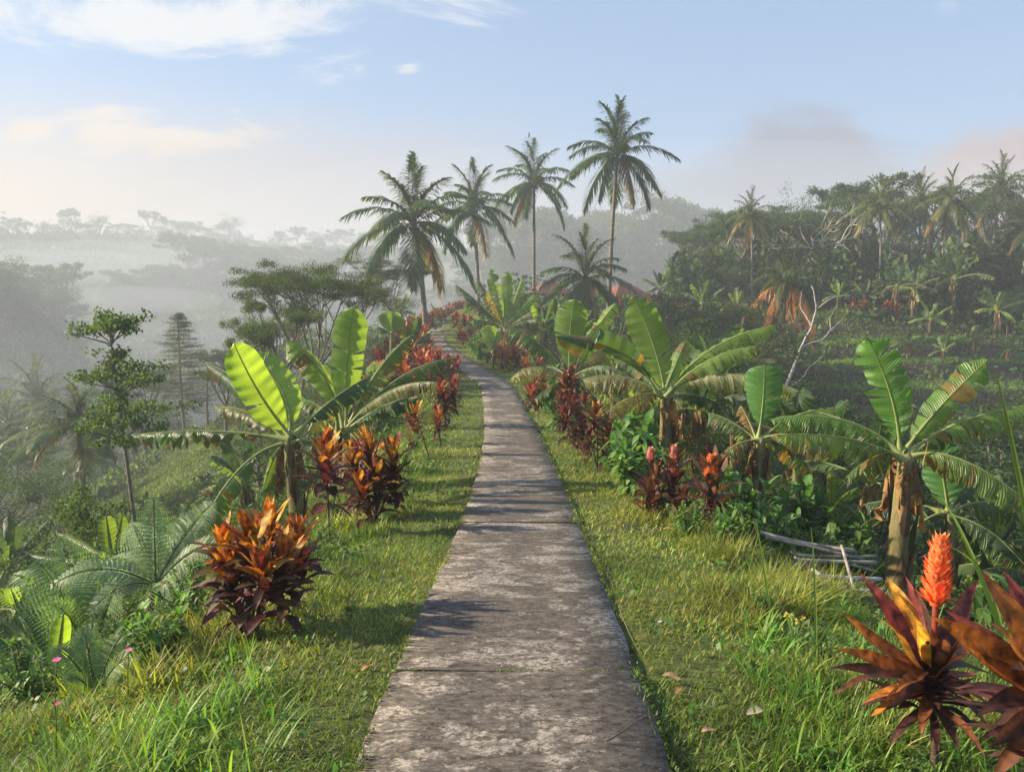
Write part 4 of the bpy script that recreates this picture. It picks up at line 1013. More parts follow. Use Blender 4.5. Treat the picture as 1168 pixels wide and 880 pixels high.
def dead_tree():
    d = 30; b = ground(885, d); t = thing('leafless_tree', 'bare white forked dead tree standing in the gully', 'tree', b); g = G(); q = lambda x, y, dd=0: at(x, y, d + dd) - b
    def br(pts, r0, r1):
        P = np.array(pts); n = len(P) * 4; u_ = np.linspace(0, len(P) - 1, n); Z = np.stack([np.interp(u_, np.arange(len(P)), P[:, i]) for i in range(3)], 1); Z = np.stack([smooth(Z[:, i], np.array([.25, .5, .25])) for i in range(3)], 1) + rs.randn(n, 3) * .012
        tube(g, Z, np.linspace(r0, r1, n) * .75, 7, (.34, .31, .28))
    br([np.array([0, 0, -.5]), q(884, 480), q(893, 450), q(905, 420), q(914, 395), q(925, 375), q(932, 350), q(926, 325)], .13, .03)
    br([q(914, 395), q(938, 388, .3), q(948, 376, .5), q(962, 362, .7)], .06, .012); br([q(932, 352), q(948, 340, -.3), q(968, 336, -.5)], .035, .01); br([q(920, 384), q(905, 366, -.4), q(900, 352, -.6), q(886, 342, -.7)], .05, .012)
    br([q(896, 445), q(916, 430, .3), q(922, 420, .4), q(940, 404, .5)], .045, .01); br([q(926, 372), q(912, 350, .5), q(915, 330, .6)], .04, .01); br([q(948, 376, .5), q(946, 362, .7), q(955, 348, .8)], .025, .008); br([q(905, 366, -.4), q(895, 372, -.5), q(884, 360, -.6)], .02, .008); br([q(889, 462), q(878, 448, -.3), q(872, 430, -.3)], .03, .008)
    part('trunk', g.mesh('dead_tree_trunk', M['bark'], True), t)
dead_tree()
# gully shrubs and trees in the shade
GS = [(800, 28, 385, 1), (835, 26, 400, 2), (775, 32, 372, 3), (850, 34, 372, 1), (740, 40, 350, 2), (705, 44, 352, 3), (975, 22, 418, 2), (1000, 26, 430, 1), (1130, 24, 432, 3), (1160, 20, 470, 2), (935, 24, 440, 1), (900, 22, 460, 3), (790, 17, 430, 2), (820, 15, 455, 1),
      (1100, 18, 480, 1), (960, 16, 500, 3), (1180, 28, 410, 1), (640, 48, 345, 1), (770, 50, 335, 1), (810, 48, 340, 2), (845, 46, 345, 3), (735, 20, 430, 3), (700, 22, 405, 1), (1060, 22, 455, 2), (1145, 14, 540, 1), (990, 12, 560, 2), (925, 13, 545, 3)]
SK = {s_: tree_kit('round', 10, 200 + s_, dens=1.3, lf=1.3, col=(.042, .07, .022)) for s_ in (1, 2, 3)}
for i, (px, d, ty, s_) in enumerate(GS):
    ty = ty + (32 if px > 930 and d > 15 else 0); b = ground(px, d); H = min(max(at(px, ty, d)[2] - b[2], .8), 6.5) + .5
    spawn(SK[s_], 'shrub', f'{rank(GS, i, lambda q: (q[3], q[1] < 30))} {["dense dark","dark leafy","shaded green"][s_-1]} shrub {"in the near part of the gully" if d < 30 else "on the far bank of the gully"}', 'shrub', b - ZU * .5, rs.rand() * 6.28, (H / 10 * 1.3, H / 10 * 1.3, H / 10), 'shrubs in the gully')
# mid-distance bananas
bl = [(740, 46, 1.0, 2), (726, 40, .9, 0), (775, 42, .9, 1), (700, 34, .8, 0), (820, 36, 1.0, 2), (850, 40, .9, 0), (790, 34, .8, 1), (620, 36, .9, 0), (600, 46, 1.0, 2), (552, 40, .9, 1), (655, 26, .8, 0), (840, 60, 1.0, 1), (800, 58, 1.1, 0), (752, 62, 1.1, 0), (905, 50, .9, 2), (925, 48, 1., 1), (880, 30, .9, 2),
      (955, 62, 1., 1), (985, 63, .9, 0), (1020, 60, 1., 2), (1040, 61, 1.2, 0), (1060, 57, 1., 1), (1085, 60, 1.3, 2), (1100, 64, 1.3, 0), (1110, 54, .9, 1), (1135, 56, 1., 0), (1150, 52, .9, 3), (1168, 60, 1.1, 2), (1035, 54, .8, 1), (1075, 52, .8, 3), (948, 30, .6, 3), (1095, 30, .6, 3), (1168, 24, .8, 2), (960, 20, .7, 1), (930, 17, .7, 0), (905, 12, .55, 2), (945, 11, .5, 1), (985, 10, .5, 2), (835, 13, .55, 0), (795, 12.5, .5, 2), (1110, 9, .5, 1), (1150, 10, .6, 0), (715, 12.5, .45, 1), (1175, 7.5, .4, 2), (700, 18, .6, 0), (1120, 13, .8, 2), (985, 46, .7, 3), (815, 20, .8, 2), (775, 15, .7, 1)]
def lab(i):
    px, d, s, k = bl[i]; z = lambda q: (q[3], q[1] >= 32)
    return f'{rank(bl, i, z)} {["medium","short","tall dark","small young"][k]} banana plant {"beyond the gully on the right" if d >= 32 else "down in the shaded gully"}'
bananas(bl, 'banana plants beyond the gully', lab)
bl2 = [(230, 14, .55, 1), (285, 16, .6, 0), (60, 14, .6, 1), (205, 22, .6, 3), (430, 24, .7, 1), (470, 30, .7, 0), (400, 19, .6, 2), (20, 18, .7, 2), (150, 20, .6, 0), (455, 60, .9, 0), (470, 75, 1.0, 1), (500, 84, 1.1, 0), (120, 9, .35, 3)]
bananas(bl2, 'banana plants on the left slope', lambda i: f'{rank(bl2, i, lambda q: (q[3], q[1] >= 20))} {["medium","short","dark","tiny"][bl2[i][3]]} banana plant on the {"farther" if bl2[i][1] >= 20 else "nearer"} part of the left slope')

# ------------------------------------------------------------------ CROTONS
DRY = (.20, .11, .05); ORA = (.48, .14, .02); RED = (.22, .05, .036); YEL = (.55, .30, .03); MAR = (.10, .022, .022); OLV = (.12, .07, .025); DRK = (.05, .02, .018); BR_ = (.17, .07, .03); PNK = (.5, .12, .10)
lanc = lambda t: np.sin(PI * np.clip(t * .93 + .05, 0, 1)) ** .85
def croton_head(g, P, L=.26, W_=.065, n=24, cols=(ORA, RED, YEL), low=(MAR, OLV, DRK, DRY), up=1.0, tilt=(0, 0), seed=0, seg=6, spread=1.):
    r = np.random.RandomState(seed)
    q = np.linspace(0, 1, n); a = np.arange(n) * 2.399 + r.rand() * 6; el = np.radians(86 - 80 * q ** .9 * spread + r.uniform(-8, 8, n))
    D = np.stack([np.cos(a) * np.cos(el) + tilt[0], np.sin(a) * np.cos(el) + tilt[1], np.sin(el)], 1)
    base = P + ZU * (-q[:, None] * L * .75)
    c = np.zeros((n, 3)); tp = np.zeros((n, 3))
    for i in range(n):
        u_ = q[i] + r.uniform(-.12, .12)
        c[i] = cols[r.randint(len(cols))] if u_ < .5 else (low[r.randint(len(low))] if u_ > .62 else OLV)
        tp[i] = c[i] * r.uniform(.7, 1.2) if u_ > .5 else np.array(cols[r.randint(len(cols))])
    c *= r.uniform(.7, 1.2, (n, 1))
    Ls = L * (.62 + .5 * np.sin(PI * np.clip(q * 1.0 + .12, 0, 1))) * r.uniform(.85, 1.15, n)
    # short petiole effect through profile; leaves arch and droop lower down
    blades(g, base, D, Ls, W_ * r.uniform(.8, 1.2, n), .05 + .55 * q * r.uniform(.5, 1.3, n), seg, c, prof=lanc, fold=.35, tipcol=tp, wav=.012)
def spike(g, P, H=.16, r0=.035, n=190, col=(.80, .16, .045), seed=0):
    r = np.random.RandomState(seed); q = np.linspace(0, 1, n); a = np.arange(n) * 2.399
    rr = r0 * np.sin(PI * np.clip(.12 + q * .83, 0, 1)) ** .55
    C0 = P + np.stack([np.cos(a) * rr * .45, np.sin(a) * rr * .45, q * H], 1)
    D = np.stack([np.cos(a), np.sin(a), .55 + q * 1.6], 1)
    blades(g, C0, D + r.randn(n, 3) * .18, r0 * 1.0 * (1 - .35 * q) * r.uniform(.75, 1.2, n), r0 * .46, -.28, 3, jit(col, n, .5, .2), prof=lambda t: np.array([.7, 1., .8, .1]), fold=.5, tipcol=jit(np.array(col) * np.array([1.0, 1.7, 2.2]), n, .3, .2))
    pts = P + np.outer(np.linspace(0, H * .96, 8), ZU); tube(g, pts, r0 * .5 * np.array([.8, 1, 1, 1, .95, .8, .55, .2]), 8, np.array(col) * .8)
def croton(label, px, d, heads, cols=(ORA, RED, YEL), low=(MAR, OLV, DRK), L=.24, name='croton_bush', seed=0, spikes=(), grp='red crotons along the path', n=24, W_=.06, base=None, offs=0.0, spikec=(.80, .17, .045)):
    """heads: list of (px, py, depth offset, scale) of the rosette centres"""
    b = ground(px, d) if base is None else base; t = thing(name, label, 'croton', b, group=grp); r = np.random.RandomState(seed)
    gs = G()
    for k, h in enumerate(heads):
        c = at(h[0], h[1], d + h[2]) - b; s = h[3] if len(h) > 3 else 1
        mid = np.array([c[0] * .35 + r.randn() * .02, c[1] * .35, c[2] * .45]); pts = bez(np.array([r.randn() * .03, r.randn() * .03, -.05]), mid, c, 9)
        tube(gs, pts, np.linspace(.013, .007, 9) * (1 + 14 * 0), 6, np.array([.09, .05, .04]) * r.uniform(.7, 1.3))
        g = G(); croton_head(g, c, L * s, W_ * s, n, cols, low, seed=seed * 13 + k, tilt=(r.randn() * .12 + c[0] * .25, r.randn() * .12))
        # a lower ring of old leaves further down the stem
        if s > .7: croton_head(g, c - ZU * L * s * .55, L * s * 1.05, W_ * s, 10, low, low, seed=seed * 17 + k, spread=1.15)
        part('leaf_rosette', g.mesh('croton_rosette', M['croton'], True), t)
    part('stem', gs.mesh('croton_stem', M['bark'], True), t)
    for (sx, sy, dd, H, rr) in spikes:
        g = G(); spike(g, at(sx, sy, d + dd) - b, H, rr, seed=seed, col=spikec); part('flower_spike', g.mesh('flower_spike', M['flower'], True), t)
    return t
MIXO = (ORA, YEL, RED, ORA); MIXR = (RED, RED, ORA, MAR)
# left foreground
croton('low croton bush in the left foreground, orange yellow top leaves and purple lower leaves', 282, 4.2, [(286, 618, -.1, 1.1), (256, 626, 0, 1.05), (340, 620, .15, 1.0), (308, 604, .25, 1.0), (300, 648, -.25, .9), (262, 652, -.1, .9), (322, 640, -.1, .95)], MIXO, (MAR, MAR, DRK, OLV), .25, seed=1, W_=.07)
croton('tall single stemmed croton with an orange red head between the two left foreground bushes', 379, 6.8, [(371, 522, 0, 1.25)], (RED, ORA, YEL, RED), (MAR, DRK, MAR), .30, seed=2, W_=.085, n=26)
croton('broad croton bush with orange tips and deep maroon leaves behind the tall single stemmed croton', 427, 7.6, [(422, 510, .1, 1.1), (405, 525, 0, 1.0), (448, 520, 0, 1.0), (430, 545, -.1, 1.), (412, 555, -.15, .9), (450, 548, .1, .9)], (ORA, YEL, RED, MAR), (MAR, DRK, DRK), .32, seed=3, W_=.08)
croton('thin stemmed croton with a bright orange head leaning over the left verge', 490, 12.2, [(472, 470, 0, 1.0)], MIXO, (RED, MAR, OLV), .38, seed=4, n=22, W_=.10)
croton('small dark red croton on a short stem in the left verge grass', 503, 13.5, [(500, 478, 0, .9), (497, 468, .2, .6)], MIXR, (MAR, DRK), .32, seed=5, n=18, W_=.09)
croton('dark red croton with several heads leaning over the left path edge', 508, 16, [(503, 443, 0, 1.), (516, 440, .2, 1.), (508, 455, 0, 1.), (517, 452, .3, .8)], MIXR, (MAR, DRK), .38, seed=6, n=20, W_=.10)
# left hedge going away: (px, d, head px, head py)
hedge = [(470, 23, 470, 408), (492, 25, 490, 406), (506, 26, 505, 402), (462, 27, 461, 398), (484, 28, 484, 396), (437, 27, 437, 392), (474, 31, 474, 390), (426, 29, 430, 382), (460, 33, 460, 386), (483, 35, 483, 384), (470, 38, 470, 378), (480, 41, 479, 374), (440, 33, 441, 384), (466, 44, 466, 370),
         (477, 47, 476, 367), (472, 52, 472, 362), (484, 54, 486, 360), (494, 59, 496, 357), (503, 63, 504, 353), (512, 67, 511, 350), (519, 71, 518, 347), (526, 75, 524, 344), (500, 68, 500, 353)]
hk = []
for s_ in range(4):
    gsx = G(); hd = []
    r = np.random.RandomState(300 + s_)
    parts_ = []
    for k in range(7):
        c = np.array([r.uniform(-.55, .55), r.uniform(-.45, .45), r.uniform(.45, 1.15)]); tube(gsx, bez(np.array([0, 0, -.15]), np.array([c[0] * .4, c[1] * .4, c[2] * .5]), c, 6), np.linspace(.02, .01, 6), 5, (.09, .05, .04))
        g = G(); croton_head(g, c, .42, .13, 20, [(ORA, RED, (.40, .11, .03), RED), (RED, MAR, RED, ORA), (RED, MAR, (.36, .11, .08)), (ORA, RED, ORA, OLV)][s_], (MAR, DRK, OLV), seed=s_ * 40 + k, seg=4)
        parts_.append(('leaf_rosette', g.mesh('croton_rosette', M['croton'], True)))
    hk.append([('stem', gsx.mesh('croton_stem', M['bark'], True))] + parts_)
ORDN = 'nearest second third fourth fifth sixth seventh eighth ninth tenth eleventh twelfth thirteenth fourteenth fifteenth sixteenth seventeenth eighteenth nineteenth twentieth twenty-first twenty-second farthest'.split()
for i, (px, d, hx, hy) in enumerate(sorted(hedge, key=lambda q: q[1])):
    b = ground(px, d); H = at(hx, hy - 3, d)[2] - b[2]; s = min(max(H / 1.25, .65), 1.6)
    spawn(hk[i % 4], 'croton_bush', f'{["orange and red","deep red","maroon and pink","orange tipped"][i % 4]} croton bush, {ORDN[i]} in the hedge left of the path', 'croton', b, rs.rand() * 6.28, s, 'croton hedge left of the path')
# right side crotons
croton('croton with one orange-red flower spike on a bare leaning stem beside the right verge', 800, 7.2, [(812, 547, 0, 1.0)], (OLV, BR_, MAR), (MAR, DRK, BR_), .44, seed=21, n=20, W_=.13, spikes=[(811, 550, -.05, .24, .075)])
croton('dark purple leaved croton with a pink and a red flower spike beside right verge', 765, 7.8, [(768, 535, 0, 1.0), (748, 548, .1, .9), (742, 565, -.1, .9), (778, 575, -.2, .9), (766, 590, -.2, .7)], (OLV, MAR, BR_), (MAR, DRK, MAR), .36, seed=22, n=16, W_=.11,
       spikes=[(768, 538, -.05, .26, .055), (742, 526, .1, .13, .048)], spikec=(.55, .17, .11))
croton('dark red croton clump right of the path below the torn banana leaves', 668, 12.5, [(652, 458, 0, .8), (668, 456, .2, .7), (645, 474, -.2, .8), (682, 470, 0, .75), (665, 484, -.2, .8), (692, 482, .3, .7), (656, 498, .1, .7)], (MAR, RED, OLV, MAR), (MAR, DRK), .36, seed=23, W_=.10)
croton('croton with one yellow orange head in the dark clump right of the path', 682, 10.6, [(680, 472, 0, .9), (695, 492, .1, .9), (672, 498, 0, .8), (690, 510, -.1, .7)], (YEL, OLV, MAR, OLV), (MAR, DRK, OLV), .30, seed=24, W_=.085)
croton('orange pink croton with an upright stack of leaves on the right side of the path', 648, 14.5, [(645, 438, 0, 1.), (642, 455, -.1, .8), (652, 428, .1, .8)], ((.34, .13, .09), (.30, .10, .06), MAR), (MAR, OLV), .36, seed=25, W_=.10)
for (px, d, s, k, lb) in [(573, 33, 1.0, 2, 'dark red croton bush with red tips right of the path before the bend'), (588, 32, 1.0, 0, 'orange topped croton bush right of the path before the bend'), (606, 30, .8, 3, 'small orange croton behind the pair right of the path before the bend'),
                          (534, 47, 1.5, 1, 'tall dark red croton bush on the inside of the far path bend'), (528, 45, .9, 2, 'low maroon croton at the foot of the tall one inside the far bend'), (612, 19, .8, 0, 'croton bush with pink heads under the torn banana leaves right of the path'),
                          (700, 62, 1.5, 1, 'red leaved bush in front of the red roofed houses'), (730, 60, 1.6, 2, 'dark red bush right of the small white house'), (757, 58, 1.5, 0, 'orange red bush on the bank right of the houses'), (775, 62, 1.4, 3, 'orange bush at the start of the hillside tree line'), (640, 60, 1.3, 1, 'red bush left of the short dark palm'), (833, 60, 1.4, 3, 'orange bush under the pale hillside palm'),
                          (914, 58, 1.2, 1, 'bright red bush at the foot of the hillside trees'), (1017, 60, 1.3, 1, 'red bush beside the slim bare palm trunk'), (980, 61, 1.3, 3, 'orange bush left of the slim bare palm trunk')]:
    spawn(hk[k], 'croton_bush', lb, 'croton', ground(px, d), rs.rand() * 6.28, s, 'crotons right of the path')
# right foreground plants
def big_croton(label, base, crown, leaves, seed, d, spikes=()):
    b = ground(base, d); t = thing('croton_bush', label, 'croton', b, group='red crotons along the path'); r = np.random.RandomState(seed)
    c = at(crown[0], crown[1], d) - b
    gs = G(); pts = bez(np.array([0, 0, -.05]), np.array([c[0] * .2, 0, c[2] * .5]), c, 12); tube(gs, pts, np.linspace(.017, .012, 12) * (1 + .12 * np.sin(np.arange(12) * 2.6)), 8, (.10, .06, .045)); part('stem', gs.mesh('croton_stem', M['bark'], True), t)
    g = G()
    for k, (x, y, dd, w, col, tip) in enumerate(leaves):
        e = at(x, y, d + dd) - b; s0_ = c + np.array([0, 0, -.03 + .06 * ((k * 7) % 5) / 5]); v = e - s0_; L = np.linalg.norm(v); dr = r.uniform(.12, .42) if v[2] < .12 else r.uniform(.02, .22)
        Dv = v / L + ZU * dr
        blades(g, s0_, Dv, L * 1.04, w * 1.12, dr, 12, np.array(col) * r.uniform(.85, 1.15), prof=lambda t: np.sin(PI * np.clip(t * .97 + .03, 0, 1)) ** 1.05, fold=.38, tipcol=tip, wav=.018, ref=nrm(np.array([0, -.55, .85]) + r.randn(3) * .35))
    m_ = 40; a = np.arange(m_) * 2.399 + r.rand(); el = np.radians(r.uniform(-5, 75, m_)); cc = np.array([(D1, BR, D1, RD2, OR2)[r.randint(5)] for _ in range(m_)])
    blades(g, np.repeat(c[None], m_, 0) - ZU * r.uniform(0, .10, m_)[:, None], np.stack([np.cos(a) * np.cos(el), np.sin(a) * np.cos(el), np.sin(el)], 1), r.uniform(.16, .33, m_), r.uniform(.035, .06, m_), r.uniform(.1, .35, m_), 7, cc, prof=lanc, fold=.4, wav=.015, tipcol=cc * 1.3)
    m_ = 24; a = np.arange(m_) * 2.399 + 1; el = np.radians(r.uniform(-5, 40, m_)); cc = np.array([(D1, D1, BR, MAR, DRK)[r.randint(5)] for _ in range(m_)])
    blades(g, pts[-1] * np.linspace(.62, .95, m_)[:, None], np.stack([np.cos(a) * np.cos(el), np.sin(a) * np.cos(el), np.sin(el)], 1), r.uniform(.16, .30, m_), r.uniform(.03, .05, m_), r.uniform(.1, .4, m_), 7, cc, prof=lanc, fold=.4, wav=.02, tipcol=cc * 1.5)
    part('leaf_rosette', g.mesh('croton_rosette', M['croton'], True), t)
    for (sx, sy, dd, H, rr) in spikes:
        g = G(); e = at(sx, sy, d + dd) - b; tube(g, bez(c, (c + e) / 2 + np.array([.01, 0, 0]), e, 8), .011, 7, (.30, .06, .04)); spike(g, e, H, rr, 230, seed=seed); part('flower_spike', g.mesh('flower_spike', M['flower'], True), t)
D1 = (.055, .022, .018); BR = (.16, .055, .02); OR2 = (.38, .13, .02); RD2 = (.24, .05, .04); YL2 = (.62, .33, .03)
big_croton('croton in the right foreground with brown orange leaves around one tall orange flower spike', 1066, (1060, 772), [
    (955, 697, .0, .055, BR, OR2), (975, 640, .1, .06, RD2, RD2), (1005, 636, .15, .06, OR2, YL2), (1045, 668, .25, .06, D1, BR), (955, 740, -.1, .05, BR, OR2), (940, 760, 0, .045, D1, D1), (945, 790, -.1, .045, D1, BR),
    (1030, 640, .2, .04, RD2, RD2), (1040, 690, -.2, .06, YL2, YL2), (1120, 650, .2, .06, D1, RD2), (1125, 700, -.15, .05, D1, BR), (1110, 800, -.1, .05, D1, BR), (1130, 770, .1, .05, D1, D1), (1000, 700, -.2, .055, BR, YL2), (1010, 810, -.15, .045, D1, D1),
    (1065, 700, -.1, .06, D1, BR), (1090, 690, .2, .06, D1, RD2), (1020, 790, -.3, .04, D1, OR2), (1035, 720, .3, .05, D1, D1), (1085, 720, -.25, .05, D1, BR), (985, 725, .2, .05, D1, D1), (1115, 735, .25, .05, BR, OR2)],
    91, 2.75, spikes=[(1067, 690, 0, .245, .052)])
big_croton('croton at the right edge of the foreground with long arching maroon and orange leaves', 1215, (1205, 800), [
    (1045, 685, -.1, .075, BR, OR2), (1075, 690, .1, .06, D1, RD2), (1118, 645, 0, .07, OR2, BR), (1136, 625, .1, .07, RD2, RD2), (1180, 620, .1, .07, RD2, RD2), (1105, 740, -.1, .06, BR, OR2), (1120, 700, -.2, .07, OR2, BR), (1110, 815, -.15, .055, D1, D1),
    (1130, 850, -.1, .06, BR, D1), (1230, 640, .1, .07, RD2, BR), (1260, 700, 0, .07, D1, BR), (1290, 760, 0, .06, D1, BR), (1150, 760, -.3, .06, D1, BR), (1160, 680, .2, .07, BR, OR2), (1250, 830, -.1, .06, D1, BR), (1180, 700, -.2, .06, D1, RD2), (1140, 880, .0, .05, BR, BR)],
    92, 2.2)

# ------------------------------------------------------------------ FERNS
def fern_frond(P0, P1, P2, w=.35, n=21, col=(.075, .14, .045), seed=0):
    g = G(); r = np.random.RandomState(seed); tube(g, bez(P0, P1, P2, 14), np.linspace(.008, .002, 14), 5, (.12, .15, .05), 0, False)
    t = np.linspace(.1, .99, n)
    for sg in (-1, 1):
        P = (1 - t[:, None]) ** 2 * P0 + 2 * (t * (1 - t))[:, None] * P1 + (t ** 2)[:, None] * P2; T = nrm(2 * (1 - t[:, None]) * (P1 - P0) + 2 * t[:, None] * (P2 - P1))
        S = nrm(np.cross(T, ZU + np.array([.15, -.5, 0]))) * sg; Ln = w * np.sin(PI * np.clip(.18 + t * .8, 0, 1)) ** .8
        for i in range(n):
            m_ = 9; q = np.linspace(.12, 1, m_); D = nrm(S[i] + T[i] * .35); pp = P[i] + np.outer(q * Ln[i], D) - np.outer(q ** 2 * Ln[i] * .22, ZU)
            for s2 in (-1, 1):
                dd = nrm(T[i] * s2 + D * .5); nn = np.cross(D, T[i]); 
                ll = Ln[i] * .16 * (1.1 - q); diamonds(g, pp, np.repeat(dd[None], m_, 0), np.repeat((nn + r.randn(3) * .2)[None], m_, 0), ll * 1.25 + .006, ll * .8 + .003, jit(col, m_, .2, .08))
    return g
def fern(label, base, d, tips, w=.3, seed=0, col=(.075, .14, .045), origin=None):
    b = ground(base, d); t = thing('fern', label, 'fern', b, group='ferns on the left slope'); o_ = (at(*origin) - b) if origin else ZU * .02
    if origin:
        g = G(); tube(g, bez(np.zeros(3) - ZU * .1, o_ * .5 + ZU * .1, o_, 8), np.linspace(.05, .03, 8), 7, (.09, .06, .04)); part('stem', g.mesh('fern_stem', M['bark'], True), t)
    for k, (x, y, dd, arch) in enumerate(tips):
        e = at(x, y, d + dd) - b; L = np.linalg.norm(e - o_); part('frond', fern_frond(o_, (o_ + e) / 2 + ZU * arch * L, e, w * L, col=col, seed=seed + k).mesh('fern_frond', M['fern']), t)
fern('large feathery fern on the left slope with one long frond bowing to the left', 165, 5.6, [(58, 668, -.2, .38), (175, 566, .1, .05), (215, 585, .3, .12), (245, 572, .2, .2), (120, 640, .3, .3), (262, 620, -.1, .3), (210, 700, -.5, .35), (100, 700, -.4, .4), (150, 596, .5, .2)], .26, 5, (.27, .35, .18), origin=(178, 668, 5.6))
fern('low fern at the left edge beside the young banana sprout', 60, 5.0, [(-20, 720, 0, .4), (20, 700, .1, .3), (110, 712, .1, .3), (130, 745, -.2, .4), (0, 770, -.3, .4)], .25, 25)
fern('pale fern spreading over the dark gap below the young banana on the left slope', 105, 6.0, [(40, 640, 0, .35), (70, 612, .2, .2), (120, 625, .1, .15), (150, 655, -.2, .4), (60, 690, -.3, .4), (15, 655, .2, .35)], .26, 85, (.22, .30, .13))
fern('small bright fern at the lip of the left verge above the pink flowers', 110, 3.9, [(60, 738, 0, .35), (95, 715, .1, .2), (140, 722, .1, .3), (160, 750, -.1, .4), (75, 775, -.2, .4)], .26, 95, (.20, .29, .11))
fern('small fern beneath the long bowing frond on the left slope', 200, 5.0, [(150, 712, .1, .35), (195, 690, .2, .2), (250, 705, 0, .35), (180, 750, -.2, .4)], .22, 45)
fern('dark fern between the left foreground croton and the glowing banana plant', 330, 6.6, [(270, 600, .2, .3), (310, 580, .2, .15), (360, 590, .1, .3), (340, 640, -.3, .4)], .25, 65, (.06, .11, .035))

# leafy shrubs along both verges (bright, near)
def leafshrub_kit(seed, n=260, s=.09, col=(.09, .17, .04), H=.6):
    g = G(); gs = G(); r = np.random.RandomState(seed)
    for k in range(14):
        a = r.rand() * 6.28; e = np.array([math.cos(a) * r.uniform(.05, .4), math.sin(a) * r.uniform(.05, .4), r.uniform(.3, 1.) * H]); p = bez(np.zeros(3), np.array([e[0] * .2, e[1] * .2, e[2] * .6]), e, 7); tube(gs, p, .006, 5, (.10, .12, .04))
        m_ = n // 14; i = r.randint(2, 7, m_); P = p[i] + r.randn(m_, 3) * .02; D = nrm(r.randn(m_, 3) + np.array([0, 0, .4]) + (p[-1] - p[0]) * .3); blades(g, P, D, s * r.uniform(.6, 1.3, m_), s * .42, .3, 3, jit(col, m_, .3, .12), prof=lambda t: np.array([.25, 1, .8, .05]), fold=.25)
    return [('stems', gs.mesh('shrub_stems', M['bark'])), ('leaves', g.mesh('shrub_leaves', M['fern'], True))]
LS = [leafshrub_kit(1, 340, .08, (.13, .22, .055)), leafshrub_kit(2, 300, .16, (.13, .23, .055), .7), leafshrub_kit(3, 560, .05, (.10, .17, .045), .5), leafshrub_kit(4, 200, .26, (.085, .18, .05), .8)]
near = [(935, 3.7, .45, 0, 'bright leafy weed in the grass left of the foreground croton'), (1000, 3.4, .45, 0, 'leafy weed directly behind the left leaves of the foreground croton'), (868, 4.5, .28, 0, 'broad leaved green weed at the edge of the right bank'), (1040, 2.6, .35, 0, 'leafy weed under the lower leaves of the foreground croton'), (716, 8.8, 1.1, 1, 'bright green leafy shrub left of the spiked crotons beside the path'), (730, 10, 1.2, 3, 'broad leaved green plant between the banana stem and the spiked crotons'), (700, 10.5, .9, 0, 'low leafy shrub behind the bright green one right of the path'), (783, 6.8, .7, 0, 'small leafy plant at the foot of the spiked croton'),
        (820, 8.2, 1., 2, 'dark fine leaved shrub right of the orange spiked croton'), (556, 35, 1.6, 0, 'leafy green shrub at the right of the path before the bend'), (549, 36, 1.7, 1, 'pale green shrub on the right path edge at the bend'), (540, 43, 1.8, 2, 'dark shrub on the inside of the far bend'), (458, 11, .9, 0, 'green shrub behind the thin stemmed croton on the left'), (470, 14, 1., 2, 'fine leaved shrub behind the small dark red croton'),
        (350, 6, .8, 2, 'leafy plant around the foot of the tall single stemmed croton'), (215, 4.7, .8, 0, 'weedy plant below the big fern in the left foreground'), (160, 4.2, .7, 0, 'leafy weed under the bowing fern frond'), (180, 4.0, .55, 1, 'pale broad leaved weed by the left foreground croton'), (100, 4.3, .8, 2, 'dark weed clump at the lower left slope edge'), (30, 4.4, .9, 0, 'leafy clump at the far left edge of the verge'), (-20, 5, 1.1, 2, 'dark clump beyond the left edge of the verge'),
        (430, 9.4, 1., 2, 'green shrub behind the broad maroon croton bush'), (392, 8.2, .9, 2, 'leafy shrub at the foot of the two left banana plants'), (310, 8.2, 1.1, 2, 'dark shrub left of the left banana stem'), (905, 8.6, 1., 2, 'dark green shrub below the small banana plant'), (940, 8.2, 1.1, 2, 'shrub between the small banana plant and the shaggy stemmed one'),
        (1105, 6.2, 1., 1, 'leafy plant right of the shaggy banana stem'), (1150, 5.6, 1., 2, 'dark shrub at the right edge behind the foreground crotons'), (975, 8.6, .9, 0, 'shrub behind the broken bamboo rack'), (845, 8.4, .9, 3, 'broad leaved plant left of the small banana stem'), (890, 8.0, .8, 1, 'leafy plant in front of the small banana stem'), (915, 10, 1.2, 3, 'broad leaved clump right of the small banana stem'), (960, 9.5, 1.2, 1, 'bright shrub between the two right banana stems'), (1060, 7.2, .9, 0, 'leafy shrub at the foot of the young dark leaved banana'), (830, 6.6, .6, 1, 'leafy plant on the lip of the right bank'), (640, 16, 1.2, 3, 'broad leaved clump left of the torn banana plant'), (618, 20, 1.3, 1, 'shrub on the right edge of the path before the torn banana plant'), (735, 13, 1.5, 2, 'dark shrub behind the large right banana plant'), (690, 14, 1.3, 0, 'green shrub left of the large right banana stem'), (800, 11, 1.5, 2, 'dark bush in the shade right of the large banana stem'), (830, 10.5, 1.5, 2, 'dark bush left of the small banana plant')]
for px, d, s, k, lb in near: spawn(LS[k], 'leafy_plant', lb, 'plant', ground(px, d), rs.rand() * 6.28, s, 'leafy plants along the verges')
